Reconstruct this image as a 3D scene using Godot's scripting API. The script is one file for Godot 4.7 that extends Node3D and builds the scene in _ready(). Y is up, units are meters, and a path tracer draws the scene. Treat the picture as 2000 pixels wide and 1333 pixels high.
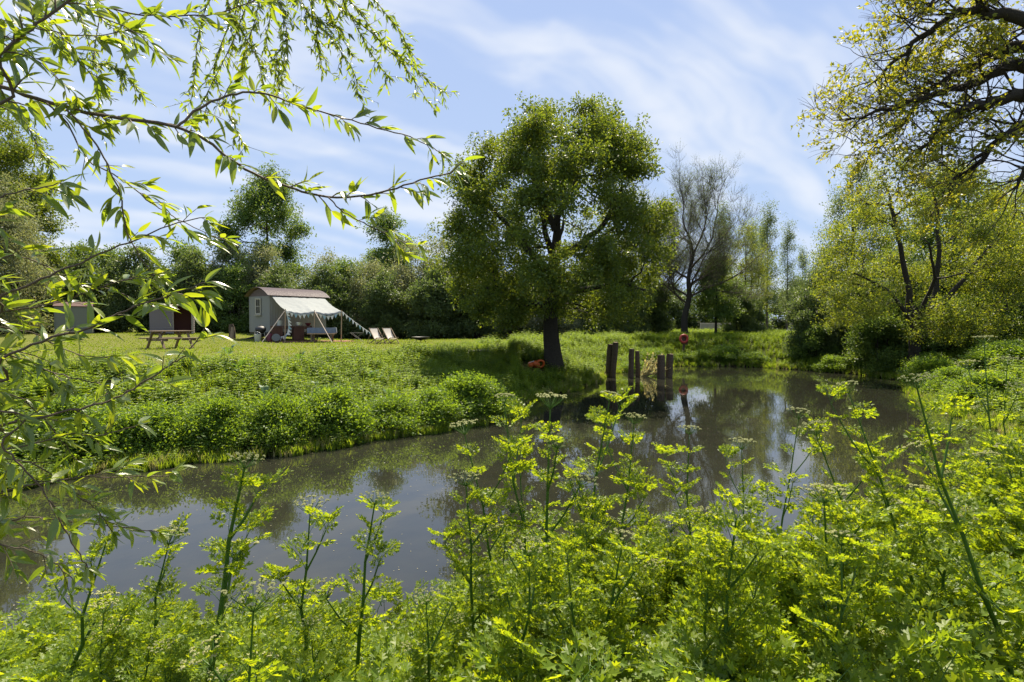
extends Node3D
# A pond below a mown camping meadow: shepherd's hut, oak, willow and a bank of water dropwort.
# Metres, y up, water surface at y = 0; the camera stands on the near bank looking along -z.

var rng := RandomNumberGenerator.new()
var taken := {}
var shore := PackedVector2Array()
var wob := FastNoiseLite.new()
var M := {}

func _ready():
	rng.seed = 7
	wob.seed = 11
	wob.frequency = 0.35
	camera_and_light()
	materials()
	land()
	trees()
	camp()
	bank_plants()
	willow()
	dropworts()

func camera_and_light():
	var cam := Camera3D.new()
	cam.name = "camera"
	cam.position = Vector3(0, 2.6, 0)
	cam.rotation_degrees = Vector3(-1.78, 0, 0)
	cam.fov = 61.93
	cam.near = 0.05
	cam.far = 3000.0
	add_child(cam)
	cam.current = true
	var sun := DirectionalLight3D.new()
	sun.name = "sun"
	sun.light_energy = 1.6
	sun.light_angular_distance = 0.5
	sun.light_color = Color(1.0, 0.95, 0.86)
	sun.shadow_enabled = true
	add_child(sun)
	sun.look_at_from_position(Vector3(0.14, 1.60, -1.0), Vector3.ZERO)
	var env := Environment.new()
	env.tonemap_mode = Environment.TONE_MAPPER_LINEAR
	env.tonemap_exposure = 2.4
	env.sdfgi_enabled = true
	env.ssao_enabled = true
	env.ssil_enabled = true
	env.background_mode = Environment.BG_SKY
	var sky := Sky.new()
	var pan := PanoramaSkyMaterial.new()
	pan.panorama = sky_picture()
	sky.sky_material = pan
	env.sky = sky
	env.background_energy_multiplier = 0.42
	var we := WorldEnvironment.new()
	we.name = "world"
	we.environment = env
	add_child(we)

# Thin high cirrus over a pale spring blue, computed for the whole dome.
func sky_picture() -> ImageTexture:
	var w := 1536
	var h := 768
	var im := Image.create(w, h, false, Image.FORMAT_RGBF)
	var a := FastNoiseLite.new()
	a.seed = 5
	a.frequency = 0.75
	a.fractal_octaves = 5
	a.fractal_gain = 0.55
	var b := FastNoiseLite.new()
	b.seed = 21
	b.frequency = 0.9
	b.fractal_octaves = 4
	var warp := FastNoiseLite.new()
	warp.seed = 3
	warp.frequency = 0.4
	var top := Color(0.38, 0.52, 0.88)
	var low := Color(0.53, 0.71, 0.98)
	for j in h:
		var el := PI * (0.5 - (j + 0.5) / h)
		if el < -0.03:
			im.fill_rect(Rect2i(0, j, w, h - j), Color(0.2, 0.22, 0.16))
			break
		var y := sin(el)
		var base := low.lerp(top, pow(clampf(y * 1.5, 0, 1), 0.8))
		for i in w:
			var az := TAU * ((i + 0.5) / w - 0.5)
			var dx := sin(az) * cos(el)
			var dz := cos(az) * cos(el)
			var k := 1.0 / (maxf(y, 0.0) + 0.22)
			var px := dx * k
			var pz := dz * k
			var q := warp.get_noise_2d(px * 2.0, pz * 2.0)
			# streaks are drawn out along one wind direction
			var s := (px * 0.80 + pz * 0.60) * 0.8 + q * 0.5
			var t := (-px * 0.60 + pz * 0.80) * 4.6 + q * 0.7
			var n := a.get_noise_2d(s, t) * 0.95 + b.get_noise_2d(px * 2.2 + 9.0, pz * 2.2) * 0.22
			var c := smoothstep(-0.3, 0.7, n) * 0.64 + 0.09
			im.set_pixel(i, j, base.lerp(Color(0.93, 0.965, 1.02), c))
	return ImageTexture.create_from_image(im)

# ---------------------------------------------------------------- mesh tools
class MB:
	var v := PackedVector3Array()
	var n := PackedVector3Array()
	var ix := PackedInt32Array()
	func tri(a: Vector3, b: Vector3, c: Vector3):
		var nn := (b - a).cross(c - a).normalized()
		var i := v.size()
		v.append(a); v.append(b); v.append(c)
		n.append(nn); n.append(nn); n.append(nn)
		ix.append(i); ix.append(i + 2); ix.append(i + 1)
	func quad(a: Vector3, b: Vector3, c: Vector3, d: Vector3):
		var nn := (c - a).cross(d - b).normalized()
		var i := v.size()
		v.append(a); v.append(b); v.append(c); v.append(d)
		for k in 4: n.append(nn)
		for k in [0, 2, 1, 0, 3, 2]: ix.append(i + k)
	func out_tri(a: Vector3, b: Vector3, c: Vector3, o: Vector3):
		if (b - a).cross(c - a).dot(o) < 0: tri(a, c, b)
		else: tri(a, b, c)
	func out_quad(a: Vector3, b: Vector3, c: Vector3, d: Vector3, o: Vector3):
		if (c - a).cross(d - b).dot(o) < 0: quad(a, d, c, b)
		else: quad(a, b, c, d)
	# a box with chamfered edges
	func box(c: Vector3, s: Vector3, bs := Basis(), ch := 0.006):
		var h := s * 0.5
		ch = minf(ch, 0.3 * minf(s.x, minf(s.y, s.z)))
		for ax in 3:
			var u: int = (ax + 1) % 3
			var w: int = (ax + 2) % 3
			for sg in [-1.0, 1.0]:
				var p := []
				for q in [[-1, -1], [1, -1], [1, 1], [-1, 1]]:
					var e := Vector3.ZERO
					e[ax] = sg * h[ax]; e[u] = q[0] * (h[u] - ch); e[w] = q[1] * (h[w] - ch)
					p.append(c + bs * e)
				var o := Vector3.ZERO
				o[ax] = sg
				out_quad(p[0], p[1], p[2], p[3], bs * o)
				for sg2 in [-1.0, 1.0]:
					var f := []
					for q in [[0, -1], [0, 1], [1, 1], [1, -1]]:
						var e := Vector3.ZERO
						e[ax] = sg * (h[ax] - ch * q[0]); e[u] = sg2 * (h[u] - ch * (1 - q[0])); e[w] = q[1] * (h[w] - ch)
						f.append(c + bs * e)
					var o2 := o
					o2[u] = sg2
					out_quad(f[0], f[1], f[2], f[3], bs * o2)
		for sx in [-1.0, 1.0]:
			for sy in [-1.0, 1.0]:
				for sz in [-1.0, 1.0]:
					var g := Vector3(sx, sy, sz)
					out_tri(c + bs * (g * (h - Vector3(0, ch, ch))), c + bs * (g * (h - Vector3(ch, 0, ch))), c + bs * (g * (h - Vector3(ch, ch, 0))), bs * g)
	func bar(a: Vector3, b: Vector3, w: float, t: float, up := Vector3.UP, ch := 0.004):
		var d := b - a
		var z := d.normalized()
		var x := up.cross(z)
		if x.length() < 0.01: x = Vector3.RIGHT.cross(z)
		x = x.normalized()
		box((a + b) * 0.5, Vector3(w, t, d.length()), Basis(x, z.cross(x), z), ch)
	func tube(pts: Array, rad: Array, sides := 6, cap := true):
		var m := pts.size()
		var x := Vector3.ZERO
		var first := v.size()
		for i in m:
			var d: Vector3 = (pts[mini(i + 1, m - 1)] - pts[maxi(i - 1, 0)]).normalized()
			if i == 0:
				x = d.cross(Vector3(0.31, 0.17, 0.93)).normalized()
			else:
				x = (x - d * x.dot(d)).normalized()
			var y := d.cross(x)
			for k in sides:
				var a := TAU * k / sides
				var o := x * cos(a) + y * sin(a)
				v.append(pts[i] + o * rad[i]); n.append(o)
		for i in m - 1:
			for k in sides:
				var p := first + i * sides + k
				var q := first + i * sides + (k + 1) % sides
				ix.append(p); ix.append(p + sides); ix.append(q)
				ix.append(q); ix.append(p + sides); ix.append(q + sides)
		if cap:
			var e: int = first + (m - 1) * sides
			for k in range(1, sides - 1):
				tri(v[e], v[e + k], v[e + k + 1])
				tri(v[first], v[first + k + 1], v[first + k])
	# profile = [[radius, height], ...] turned about the y axis
	func lathe(prof: Array, sides := 16, at := Transform3D()):
		var first := v.size()
		var m := prof.size()
		for i in m:
			var a0: Array = prof[maxi(i - 1, 0)]
			var a1: Array = prof[mini(i + 1, m - 1)]
			var t := Vector2(a1[0] - a0[0], a1[1] - a0[1]).normalized()
			for k in sides:
				var a := TAU * k / sides
				var o := Vector3(cos(a), 0, sin(a))
				v.append(at * (o * prof[i][0] + Vector3(0, prof[i][1], 0)))
				n.append((at.basis * (o * t.y - Vector3(0, t.x, 0))).normalized())
		for i in m - 1:
			for k in sides:
				var p := first + i * sides + k
				var q := first + i * sides + (k + 1) % sides
				ix.append(p); ix.append(q); ix.append(p + sides)
				ix.append(q); ix.append(q + sides); ix.append(p + sides)
	func torus(c: Vector3, axis: Basis, R: float, r: float, ns := 20, nt := 8):
		var first := v.size()
		for i in ns:
			var a := TAU * i / ns
			var o := axis.x * cos(a) + axis.y * sin(a)
			for k in nt:
				var b := TAU * k / nt
				var q := o * cos(b) + axis.z * sin(b)
				v.append(c + o * R + q * r); n.append(q)
		for i in ns:
			for k in nt:
				var p := first + i * nt + k
				var q := first + i * nt + (k + 1) % nt
				var p2 := first + ((i + 1) % ns) * nt + k
				var q2 := first + ((i + 1) % ns) * nt + (k + 1) % nt
				ix.append(p); ix.append(q); ix.append(p2)
				ix.append(q); ix.append(q2); ix.append(p2)
	# a folded leaf of two faces
	func leaf(base: Vector3, dir: Vector3, nrm: Vector3, ln: float, wd: float, fold := 0.12):
		var side := dir.cross(nrm).normalized()
		nrm = side.cross(dir).normalized()
		var tip := base + dir * ln - nrm * ln * 0.1
		var mid := base + dir * ln * 0.45 + nrm * wd * fold
		var l := mid + side * wd * 0.5
		var r := mid - side * wd * 0.5
		tri(base, l, tip)
		tri(base, tip, r)
	func into(mesh: ArrayMesh, m: Material):
		if v.size() == 0: return
		var a := []
		a.resize(Mesh.ARRAY_MAX)
		a[Mesh.ARRAY_VERTEX] = v
		a[Mesh.ARRAY_NORMAL] = n
		a[Mesh.ARRAY_INDEX] = ix
		mesh.add_surface_from_arrays(Mesh.PRIMITIVE_TRIANGLES, a)
		mesh.surface_set_material(mesh.get_surface_count() - 1, m)
	func done(m: Material) -> ArrayMesh:
		var mesh := ArrayMesh.new()
		into(mesh, m)
		return mesh

func numbered(called: String) -> String:
	taken[called] = taken.get(called, -1) + 1
	return called if taken[called] == 0 else "%s_%03d" % [called, taken[called]]

func tag(o: Node, label: String, category: String, group := "", kind := ""):
	if label: o.set_meta("label", label)
	if category: o.set_meta("category", category)
	if group: o.set_meta("group", group)
	if kind: o.set_meta("kind", kind)

func thing(called: String, label: String, category: String, at := Vector3.ZERO, turn := 0.0, group := "") -> Node3D:
	var o := Node3D.new()
	o.name = numbered(called)
	add_child(o)
	o.position = at
	o.rotation.y = turn
	tag(o, label, category, group)
	return o

func part(called: String, mesh: Mesh, parent: Node, at := Transform3D()) -> MeshInstance3D:
	var o := MeshInstance3D.new()
	o.name = called
	o.mesh = mesh
	o.transform = at
	parent.add_child(o, true)
	return o

func many(called: String, mesh: Mesh, spots: Array, parent: Node) -> MultiMeshInstance3D:
	var mm := MultiMesh.new()
	mm.transform_format = MultiMesh.TRANSFORM_3D
	mm.mesh = mesh
	mm.instance_count = spots.size()
	for i in spots.size():
		mm.set_instance_transform(i, spots[i])
	var o := MultiMeshInstance3D.new()
	o.name = called
	o.multimesh = mm
	parent.add_child(o, true)
	o.set_meta("kind", "stuff")
	return o

func again(o: Node3D, at: Vector3, turn: float, size := Vector3.ONE, label := "", group := "") -> Node3D:
	var c: Node3D = o.duplicate()
	var nm := String(o.name)
	var cut := nm.rfind("_")
	if cut > 0 and nm.substr(cut + 1).is_valid_int(): nm = nm.substr(0, cut)
	c.name = numbered(nm)
	add_child(c)
	c.position = at
	c.rotation = Vector3(0, turn, 0)
	c.scale = size
	if label: c.set_meta("label", label)
	if group: c.set_meta("group", group)
	return c

func rr(a: float, b: float) -> float:
	return rng.randf_range(a, b)

func any_dir() -> Vector3:
	var y := rr(-1, 1)
	var a := rr(0, TAU)
	var s := sqrt(1 - y * y)
	return Vector3(cos(a) * s, y, sin(a) * s)

func any_turn() -> Basis:
	return Basis(any_dir(), rr(0, TAU))

func lin(r: float, g: float, b: float) -> Color:
	return Color(r, g, b).linear_to_srgb()

func curve(pts: Array, steps: int) -> Array:
	# Catmull-Rom through the points
	var out := []
	var m := pts.size()
	for i in m - 1:
		var a: Vector3 = pts[maxi(i - 1, 0)]
		var b: Vector3 = pts[i]
		var c: Vector3 = pts[i + 1]
		var d: Vector3 = pts[mini(i + 2, m - 1)]
		for k in steps:
			out.append(b.cubic_interpolate(c, a, d, float(k) / steps))
	out.append(pts[m - 1])
	return out

func taper(m: int, a: float, b: float, power := 1.0) -> Array:
	var out := []
	for i in m: out.append(lerpf(a, b, pow(float(i) / maxi(1, m - 1), power)))
	return out

# ---------------------------------------------------------------- materials
func noise_tex(freq: float, a: Color, b: Color, octaves := 4, seed_ := 1, size := 512, normal := false, bump := 4.0) -> NoiseTexture2D:
	var f := FastNoiseLite.new()
	f.seed = seed_
	f.frequency = freq
	f.fractal_octaves = octaves
	var t := NoiseTexture2D.new()
	t.width = size
	t.height = size
	t.seamless = true
	t.noise = f
	if normal:
		t.as_normal_map = true
		t.bump_strength = bump
	else:
		var g := Gradient.new()
		g.set_color(0, a)
		g.set_color(1, b)
		t.color_ramp = g
	return t

func plain(r: float, g: float, b: float, rough := 0.8, spec := 0.5) -> StandardMaterial3D:
	var m := StandardMaterial3D.new()
	m.albedo_color = lin(r, g, b)
	m.roughness = rough
	m.metallic_specular = spec
	return m

func grained(a: Color, b: Color, rough: float, freq: float, scale_: Vector3, bump := 3.0, seed_ := 1) -> StandardMaterial3D:
	var m := StandardMaterial3D.new()
	m.albedo_texture = noise_tex(freq, a, b, 5, seed_)
	m.normal_enabled = true
	m.normal_texture = noise_tex(freq, a, b, 5, seed_, 512, true, bump)
	m.uv1_triplanar = true
	m.uv1_scale = scale_
	m.roughness = rough
	return m

# reflected colour and colour let through, both linear
func leafy(r: float, g: float, b: float, tr: float, tg: float, tb: float, rough := 0.5, spec := 0.32) -> StandardMaterial3D:
	var m := plain(r, g, b, rough, spec)
	m.backlight_enabled = true
	m.backlight = lin(2 * tr, 2 * tg, 2 * tb)
	m.cull_mode = BaseMaterial3D.CULL_DISABLED
	return m

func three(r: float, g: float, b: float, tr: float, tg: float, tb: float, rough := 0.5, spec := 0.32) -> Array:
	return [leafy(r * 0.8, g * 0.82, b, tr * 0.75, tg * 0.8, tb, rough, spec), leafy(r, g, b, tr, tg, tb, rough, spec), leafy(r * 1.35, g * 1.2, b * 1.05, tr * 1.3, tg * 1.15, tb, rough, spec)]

func materials():
	M.oak = three(0.058, 0.090, 0.014, 0.090, 0.118, 0.007)
	M.young = three(0.098, 0.126, 0.018, 0.150, 0.176, 0.009)
	M.bud = three(0.120, 0.140, 0.020, 0.200, 0.205, 0.010)
	M.green = three(0.058, 0.100, 0.022, 0.085, 0.125, 0.012)
	M.grey = three(0.140, 0.155, 0.080, 0.105, 0.120, 0.036)
	M.pale_leaf = three(0.36, 0.34, 0.17, 0.22, 0.21, 0.08)
	M.dark = three(0.060, 0.088, 0.030, 0.065, 0.092, 0.014)
	M.poplar = three(0.080, 0.110, 0.040, 0.085, 0.115, 0.025)
	M.herb = three(0.078, 0.132, 0.016, 0.145, 0.205, 0.007)
	M.bush = three(0.062, 0.105, 0.018, 0.105, 0.155, 0.009, 0.5)
	M.grass = three(0.088, 0.140, 0.018, 0.145, 0.200, 0.008)
	M.straw = leafy(0.30, 0.27, 0.11, 0.10, 0.09, 0.03)
	M.willow = three(0.080, 0.118, 0.022, 0.165, 0.215, 0.008, 0.30, 0.5)
	M.drop = three(0.074, 0.118, 0.010, 0.205, 0.260, 0.006, 0.45, 0.3)
	M.dstem = leafy(0.060, 0.120, 0.018, 0.03, 0.06, 0.006, 0.35)
	M.umbel = plain(0.36, 0.36, 0.14, 0.8)
	M.speck = plain(0.24, 0.22, 0.12, 0.9)
	M.pale_twig = plain(0.34, 0.30, 0.17, 0.9)
	M.bark = grained(lin(0.014, 0.012, 0.008), lin(0.060, 0.050, 0.034), 0.95, 0.03, Vector3(2.5, 0.7, 2.5), 9.0)
	M.bark_pale = grained(lin(0.045, 0.038, 0.026), lin(0.15, 0.125, 0.085), 0.95, 0.03, Vector3(2.5, 0.8, 2.5), 8.0, 4)
	M.twig_brown = plain(0.060, 0.044, 0.028, 0.85)
	M.twig = plain(0.085, 0.060, 0.036, 0.75)
	M.willow_bark = grained(lin(0.055, 0.038, 0.024), lin(0.15, 0.105, 0.065), 0.7, 0.03, Vector3(14, 14, 14), 5.0, 8)
	M.post = grained(lin(0.035, 0.024, 0.015), lin(0.15, 0.11, 0.07), 0.9, 0.02, Vector3(5, 0.8, 5), 9.0, 9)
	M.cut_wood = grained(lin(0.18, 0.13, 0.08), lin(0.36, 0.28, 0.18), 0.85, 0.03, Vector3(4, 4, 4), 3.0, 10)
	M.table_wood = grained(lin(0.12, 0.085, 0.05), lin(0.27, 0.20, 0.12), 0.8, 0.02, Vector3(1.2, 6, 6), 3.0, 12)
	M.red_wood = grained(lin(0.055, 0.022, 0.012), lin(0.125, 0.05, 0.025), 0.65, 0.02, Vector3(1.2, 6, 6), 2.5, 13)
	M.pole_wood = grained(lin(0.30, 0.20, 0.12), lin(0.50, 0.37, 0.24), 0.75, 0.02, Vector3(8, 1, 8), 2.0, 14)
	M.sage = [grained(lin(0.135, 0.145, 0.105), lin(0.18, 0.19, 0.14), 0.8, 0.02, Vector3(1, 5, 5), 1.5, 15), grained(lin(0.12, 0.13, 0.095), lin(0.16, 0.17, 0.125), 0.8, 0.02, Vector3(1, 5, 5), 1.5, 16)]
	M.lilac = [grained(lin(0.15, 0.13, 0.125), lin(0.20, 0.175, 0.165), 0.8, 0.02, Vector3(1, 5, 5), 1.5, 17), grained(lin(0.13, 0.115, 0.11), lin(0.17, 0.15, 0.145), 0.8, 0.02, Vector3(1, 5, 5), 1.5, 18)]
	M.cream = plain(0.27, 0.235, 0.175, 0.7)
	M.shed_roof = grained(lin(0.065, 0.032, 0.026), lin(0.10, 0.052, 0.042), 0.85, 0.05, Vector3(2, 2, 2), 3.0, 19)
	M.dark_inside = plain(0.15, 0.062, 0.042, 0.9)
	M.hut_wall = plain(0.215, 0.22, 0.20, 0.55)
	M.hut_roof = grained(lin(0.085, 0.060, 0.058), lin(0.13, 0.098, 0.094), 0.5, 0.03, Vector3(1, 1, 1), 1.0, 20)
	M.hut_trim = plain(0.36, 0.34, 0.27, 0.6)
	M.glass = plain(0.012, 0.014, 0.016, 0.06, 0.6)
	M.iron = plain(0.02, 0.02, 0.02, 0.55)
	M.canvas = leafy(0.25, 0.27, 0.268, 0.065, 0.07, 0.07, 0.85)
	M.rope = plain(0.62, 0.50, 0.40, 0.85)
	M.flag_white = leafy(0.72, 0.72, 0.68, 0.12, 0.12, 0.11, 0.85)
	M.flag_blue = leafy(0.30, 0.45, 0.50, 0.08, 0.12, 0.13, 0.85)
	M.cloth = plain(0.15, 0.185, 0.24, 0.9)
	M.steel = plain(0.62, 0.63, 0.64, 0.3)
	M.steel.metallic = 0.85
	M.zinc = plain(0.13, 0.135, 0.12, 0.5)
	M.zinc.metallic = 0.4
	M.enamel = plain(0.40, 0.42, 0.39, 0.4)
	M.red = plain(0.12, 0.018, 0.032, 0.5)
	M.orange = plain(0.50, 0.10, 0.014, 0.55)
	M.ring_red = plain(0.42, 0.045, 0.03, 0.5)
	M.deck_canvas = leafy(0.66, 0.60, 0.54, 0.12, 0.11, 0.09, 0.85)
	M.deck_stripe = leafy(0.12, 0.07, 0.06, 0.02, 0.01, 0.01, 0.85)
	M.brick = [plain(0.26, 0.105, 0.075, 0.9), plain(0.20, 0.085, 0.065, 0.9), plain(0.31, 0.14, 0.10, 0.9)]
	M.blue_roof = plain(0.04, 0.055, 0.10, 0.7)
	M.mortar = plain(0.20, 0.17, 0.14, 0.95)

# ---------------------------------------------------------------- the land
# shoreline as (x, forward distance)
func set_shore():
	for p in [[-60, 7.0], [-30, 6.2], [-16, 6.8], [-10.5, 7.5], [-8.05, 8.9], [-7.1, 9.9], [-5.7, 10.6], [-3.7, 11.7], [-3.0, 12.8], [-1.8, 13.5], [-0.9, 14.4], [-0.55, 16.0], [0.1, 18.0], [2.0, 21.6], [3.9, 25.4], [4.7, 28.6], [7.4, 32.6], [10.0, 34.4], [13.8, 34.2], [15.9, 32.3], [17.7, 28.3], [17.9, 25.5], [14.9, 21.0], [13.0, 17.2], [11.6, 13.2], [10.3, 10.2], [8.0, 7.8], [5.4, 6.3], [3.0, 5.5], [0.6, 5.0], [-1.5, 4.7], [-4.0, 4.5], [-9.0, 4.0], [-16, 3.6], [-30, 3.0], [-60, 2.0]]:
		shore.append(Vector2(p[0], p[1]))

# distance from the shoreline, positive on land
func off_shore(x: float, d: float) -> float:
	var p := Vector2(x, d)
	var best := 1e9
	var m := shore.size()
	var inside := false
	for i in m:
		var a := shore[i]
		var b := shore[(i + 1) % m]
		var ab := b - a
		var t := clampf((p - a).dot(ab) / ab.length_squared(), 0, 1)
		best = minf(best, p.distance_squared_to(a + ab * t))
		if (a.y > d) != (b.y > d) and x < (b.x - a.x) * (d - a.y) / (b.y - a.y) + a.x:
			inside = not inside
	return (-sqrt(best) if inside else sqrt(best)) + wob.get_noise_2d(x * 4.0, d * 4.0 + 30.0) * 0.28 + wob.get_noise_2d(x * 1.3 + 90.0, d * 1.3) * 0.3

func height_at(x: float, d: float, s: float) -> float:
	if s < 0: return -minf(1.2, -s * 0.45) - 0.005
	var far := smoothstep(5.5, 9.5, d + maxf(0, -x - 12) * 0.4)
	var near_h := 0.02 + 0.98 * smoothstep(-0.2, 3.8, s)
	var reach := 8.0 if x < 0 else 5.0
	var far_h := 0.0 + 1.5 * smoothstep(-0.6, reach, s) + 0.42 * smoothstep(-11, -20, x) * smoothstep(27, 36, d) + 0.006 * clampf(d - 40, 0, 100)
	var bumps := wob.get_noise_2d(x * 1.7, d * 1.7) * 0.09 * smoothstep(0, 1, s) * (1.0 - smoothstep(7, 9, s))
	return lerpf(near_h, far_h, far) + bumps + wob.get_noise_2d(x * 0.12, d * 0.12) * 0.08

func ground(x: float, z: float) -> float:
	return height_at(x, -z, off_shore(x, -z))

func on(x: float, d: float, lift := 0.0) -> Vector3:
	return Vector3(x, ground(x, -d) + lift, -d)

func land():
	set_shore()
	var xs := []
	var ds := []
	var q := -700.0
	while q < 700:
		xs.append(q)
		q += 0.5 if absf(q - 2) < 24 else maxf(0.6, absf(absf(q - 2) - 24) * 0.25 + 0.5)
	q = -120.0
	while q < 900:
		ds.append(q)
		if q < -4: q += maxf(0.8, (-4 - q) * 0.3)
		elif q < 40: q += 0.45
		else: q += maxf(0.6, (q - 40) * 0.2)
	var nx := xs.size()
	var v := PackedVector3Array()
	var c := PackedColorArray()
	var ix := PackedInt32Array()
	for d in ds:
		for x in xs:
			var s := off_shore(x, d)
			v.append(Vector3(x, height_at(x, d, s), -d))
			var patch := wob.get_noise_2d(x * 0.6, d * 0.6) * 0.5 + wob.get_noise_2d(x * 3.0 + 50, d * 3.0) * 0.3
			var lawn := smoothstep(6.5, 8.0, s + patch) * smoothstep(12, 16, d) * (1 - smoothstep(0.8, 2.5, x) * (1 - smoothstep(30, 34, d))) * (1 - smoothstep(9, 13, x))
			var col := Color(0.075, 0.095, 0.028).lerp(Color(0.14, 0.13, 0.05), clampf(0.5 + patch, 0, 1))
			col = col.lerp(Color(0.150, 0.175, 0.038).lerp(Color(0.205, 0.205, 0.055), clampf(0.5 + patch, 0, 1)), lawn)
			col = Color(0.05, 0.04, 0.026).lerp(col, smoothstep(0.0, 0.7, s + patch * 0.3))
			c.append(col)
	for j in ds.size() - 1:
		for i in nx - 1:
			var p := j * nx + i
			for k in [p, p + nx, p + 1, p + 1, p + nx, p + nx + 1]: ix.append(k)
	var st := SurfaceTool.new()
	st.begin(Mesh.PRIMITIVE_TRIANGLES)
	st.set_smooth_group(0)
	for i in v.size():
		st.set_color(c[i])
		st.add_vertex(v[i])
	for k in ix: st.add_index(k)
	st.generate_normals()
	var m := StandardMaterial3D.new()
	m.vertex_color_use_as_albedo = true
	m.albedo_texture = noise_tex(0.05, lin(0.55, 0.58, 0.5), lin(1.0, 1.0, 1.0), 5, 30, 1024)
	m.normal_enabled = true
	m.normal_texture = noise_tex(0.09, Color.BLACK, Color.WHITE, 5, 31, 1024, true, 10.0)
	m.uv1_triplanar = true
	m.uv1_scale = Vector3(0.6, 0.6, 0.6)
	m.roughness = 0.95
	m.metallic_specular = 0.2
	st.set_material(m)
	var g := part("ground", st.commit(), self)
	tag(g, "grassy ground of banks and mown meadow around the pond", "ground", "", "structure")
	# water: murky, still, hardly rippled
	var w := StandardMaterial3D.new()
	w.albedo_texture = noise_tex(0.012, lin(0.016, 0.017, 0.012), lin(0.024, 0.024, 0.016), 4, 33, 1024)
	w.uv1_triplanar = true
	w.uv1_scale = Vector3(0.12, 0.12, 0.12)
	w.roughness = 0.02
	w.metallic_specular = 0.58
	w.heightmap_enabled = false
	w.normal_enabled = true
	w.normal_texture = noise_tex(0.02, Color.BLACK, Color.WHITE, 3, 34, 1024, true, 1.0)
	w.normal_scale = 0.06
	var pl := PlaneMesh.new()
	pl.size = Vector2(90, 45)
	pl.material = w
	var water := part("water", pl, self, Transform3D(Basis(), Vector3(-15, 0, -20)))
	tag(water, "still murky brown pond water reflecting sky and trees", "pond", "", "structure")

# ---------------------------------------------------------------- trees
func clump(n: int, rad: float, ll: float, lw: float, mats: Array, seed_: int, flat := 0.8, up := 0.0, weights := [0.3, 0.75]) -> ArrayMesh:
	rng.seed = seed_
	var b := [MB.new(), MB.new(), MB.new()]
	for i in n:
		var o := any_dir()
		var p := o * rad * pow(rng.randf(), 0.45)
		p.y *= flat
		var d := (o + any_dir() * 0.8 + Vector3(0, up, 0)).normalized()
		var nn := (Vector3(0, 1, 0) + any_dir() * 0.9).normalized()
		if absf(nn.dot(d)) > 0.95: nn = Vector3(1, 0, 0)
		var k := rng.randf()
		var s := rr(0.7, 1.2)
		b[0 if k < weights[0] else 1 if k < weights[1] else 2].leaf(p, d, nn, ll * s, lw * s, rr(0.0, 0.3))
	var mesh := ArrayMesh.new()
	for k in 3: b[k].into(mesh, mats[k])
	return mesh

func twig_spray(seed_: int, mats: Array, n := 9, ln := 0.8, r := 0.006, leaves := 0, ll := 0.08, bark: Material = null) -> ArrayMesh:
	rng.seed = seed_
	var t := MB.new()
	var b := [MB.new(), MB.new(), MB.new()]
	for i in n:
		var d := (Vector3(0, 1.0, 0) + any_dir() * 0.75).normalized()
		var p := Vector3(0, 0, 0) + d * rr(0, 0.25) * ln
		var pts := [p]
		var e := d
		for k in 3:
			e = (e + any_dir() * 0.3 + Vector3(0, 0.1, 0)).normalized()
			p += e * ln * rr(0.2, 0.34)
			pts.append(p)
			if leaves > 0:
				for q in leaves:
					b[rng.randi() % 3].leaf(p + any_dir() * 0.03, (e * 0.5 + any_dir()).normalized(), any_dir(), ll * rr(0.7, 1.2), ll * rr(0.4, 0.6))
		t.tube(pts, [r, r * 0.8, r * 0.6, r * 0.35], 3, false)
	var mesh := ArrayMesh.new()
	t.into(mesh, bark if bark else M.twig)
	for k in 3: b[k].into(mesh, mats[k])
	return mesh

func profile_at(prof: Array, f: float) -> float:
	for i in prof.size() - 1:
		if f <= prof[i + 1][0]:
			return lerpf(prof[i][1], prof[i + 1][1], clampf((f - prof[i][0]) / (prof[i + 1][0] - prof[i][0]), 0, 1))
	return prof[-1][1]

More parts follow.
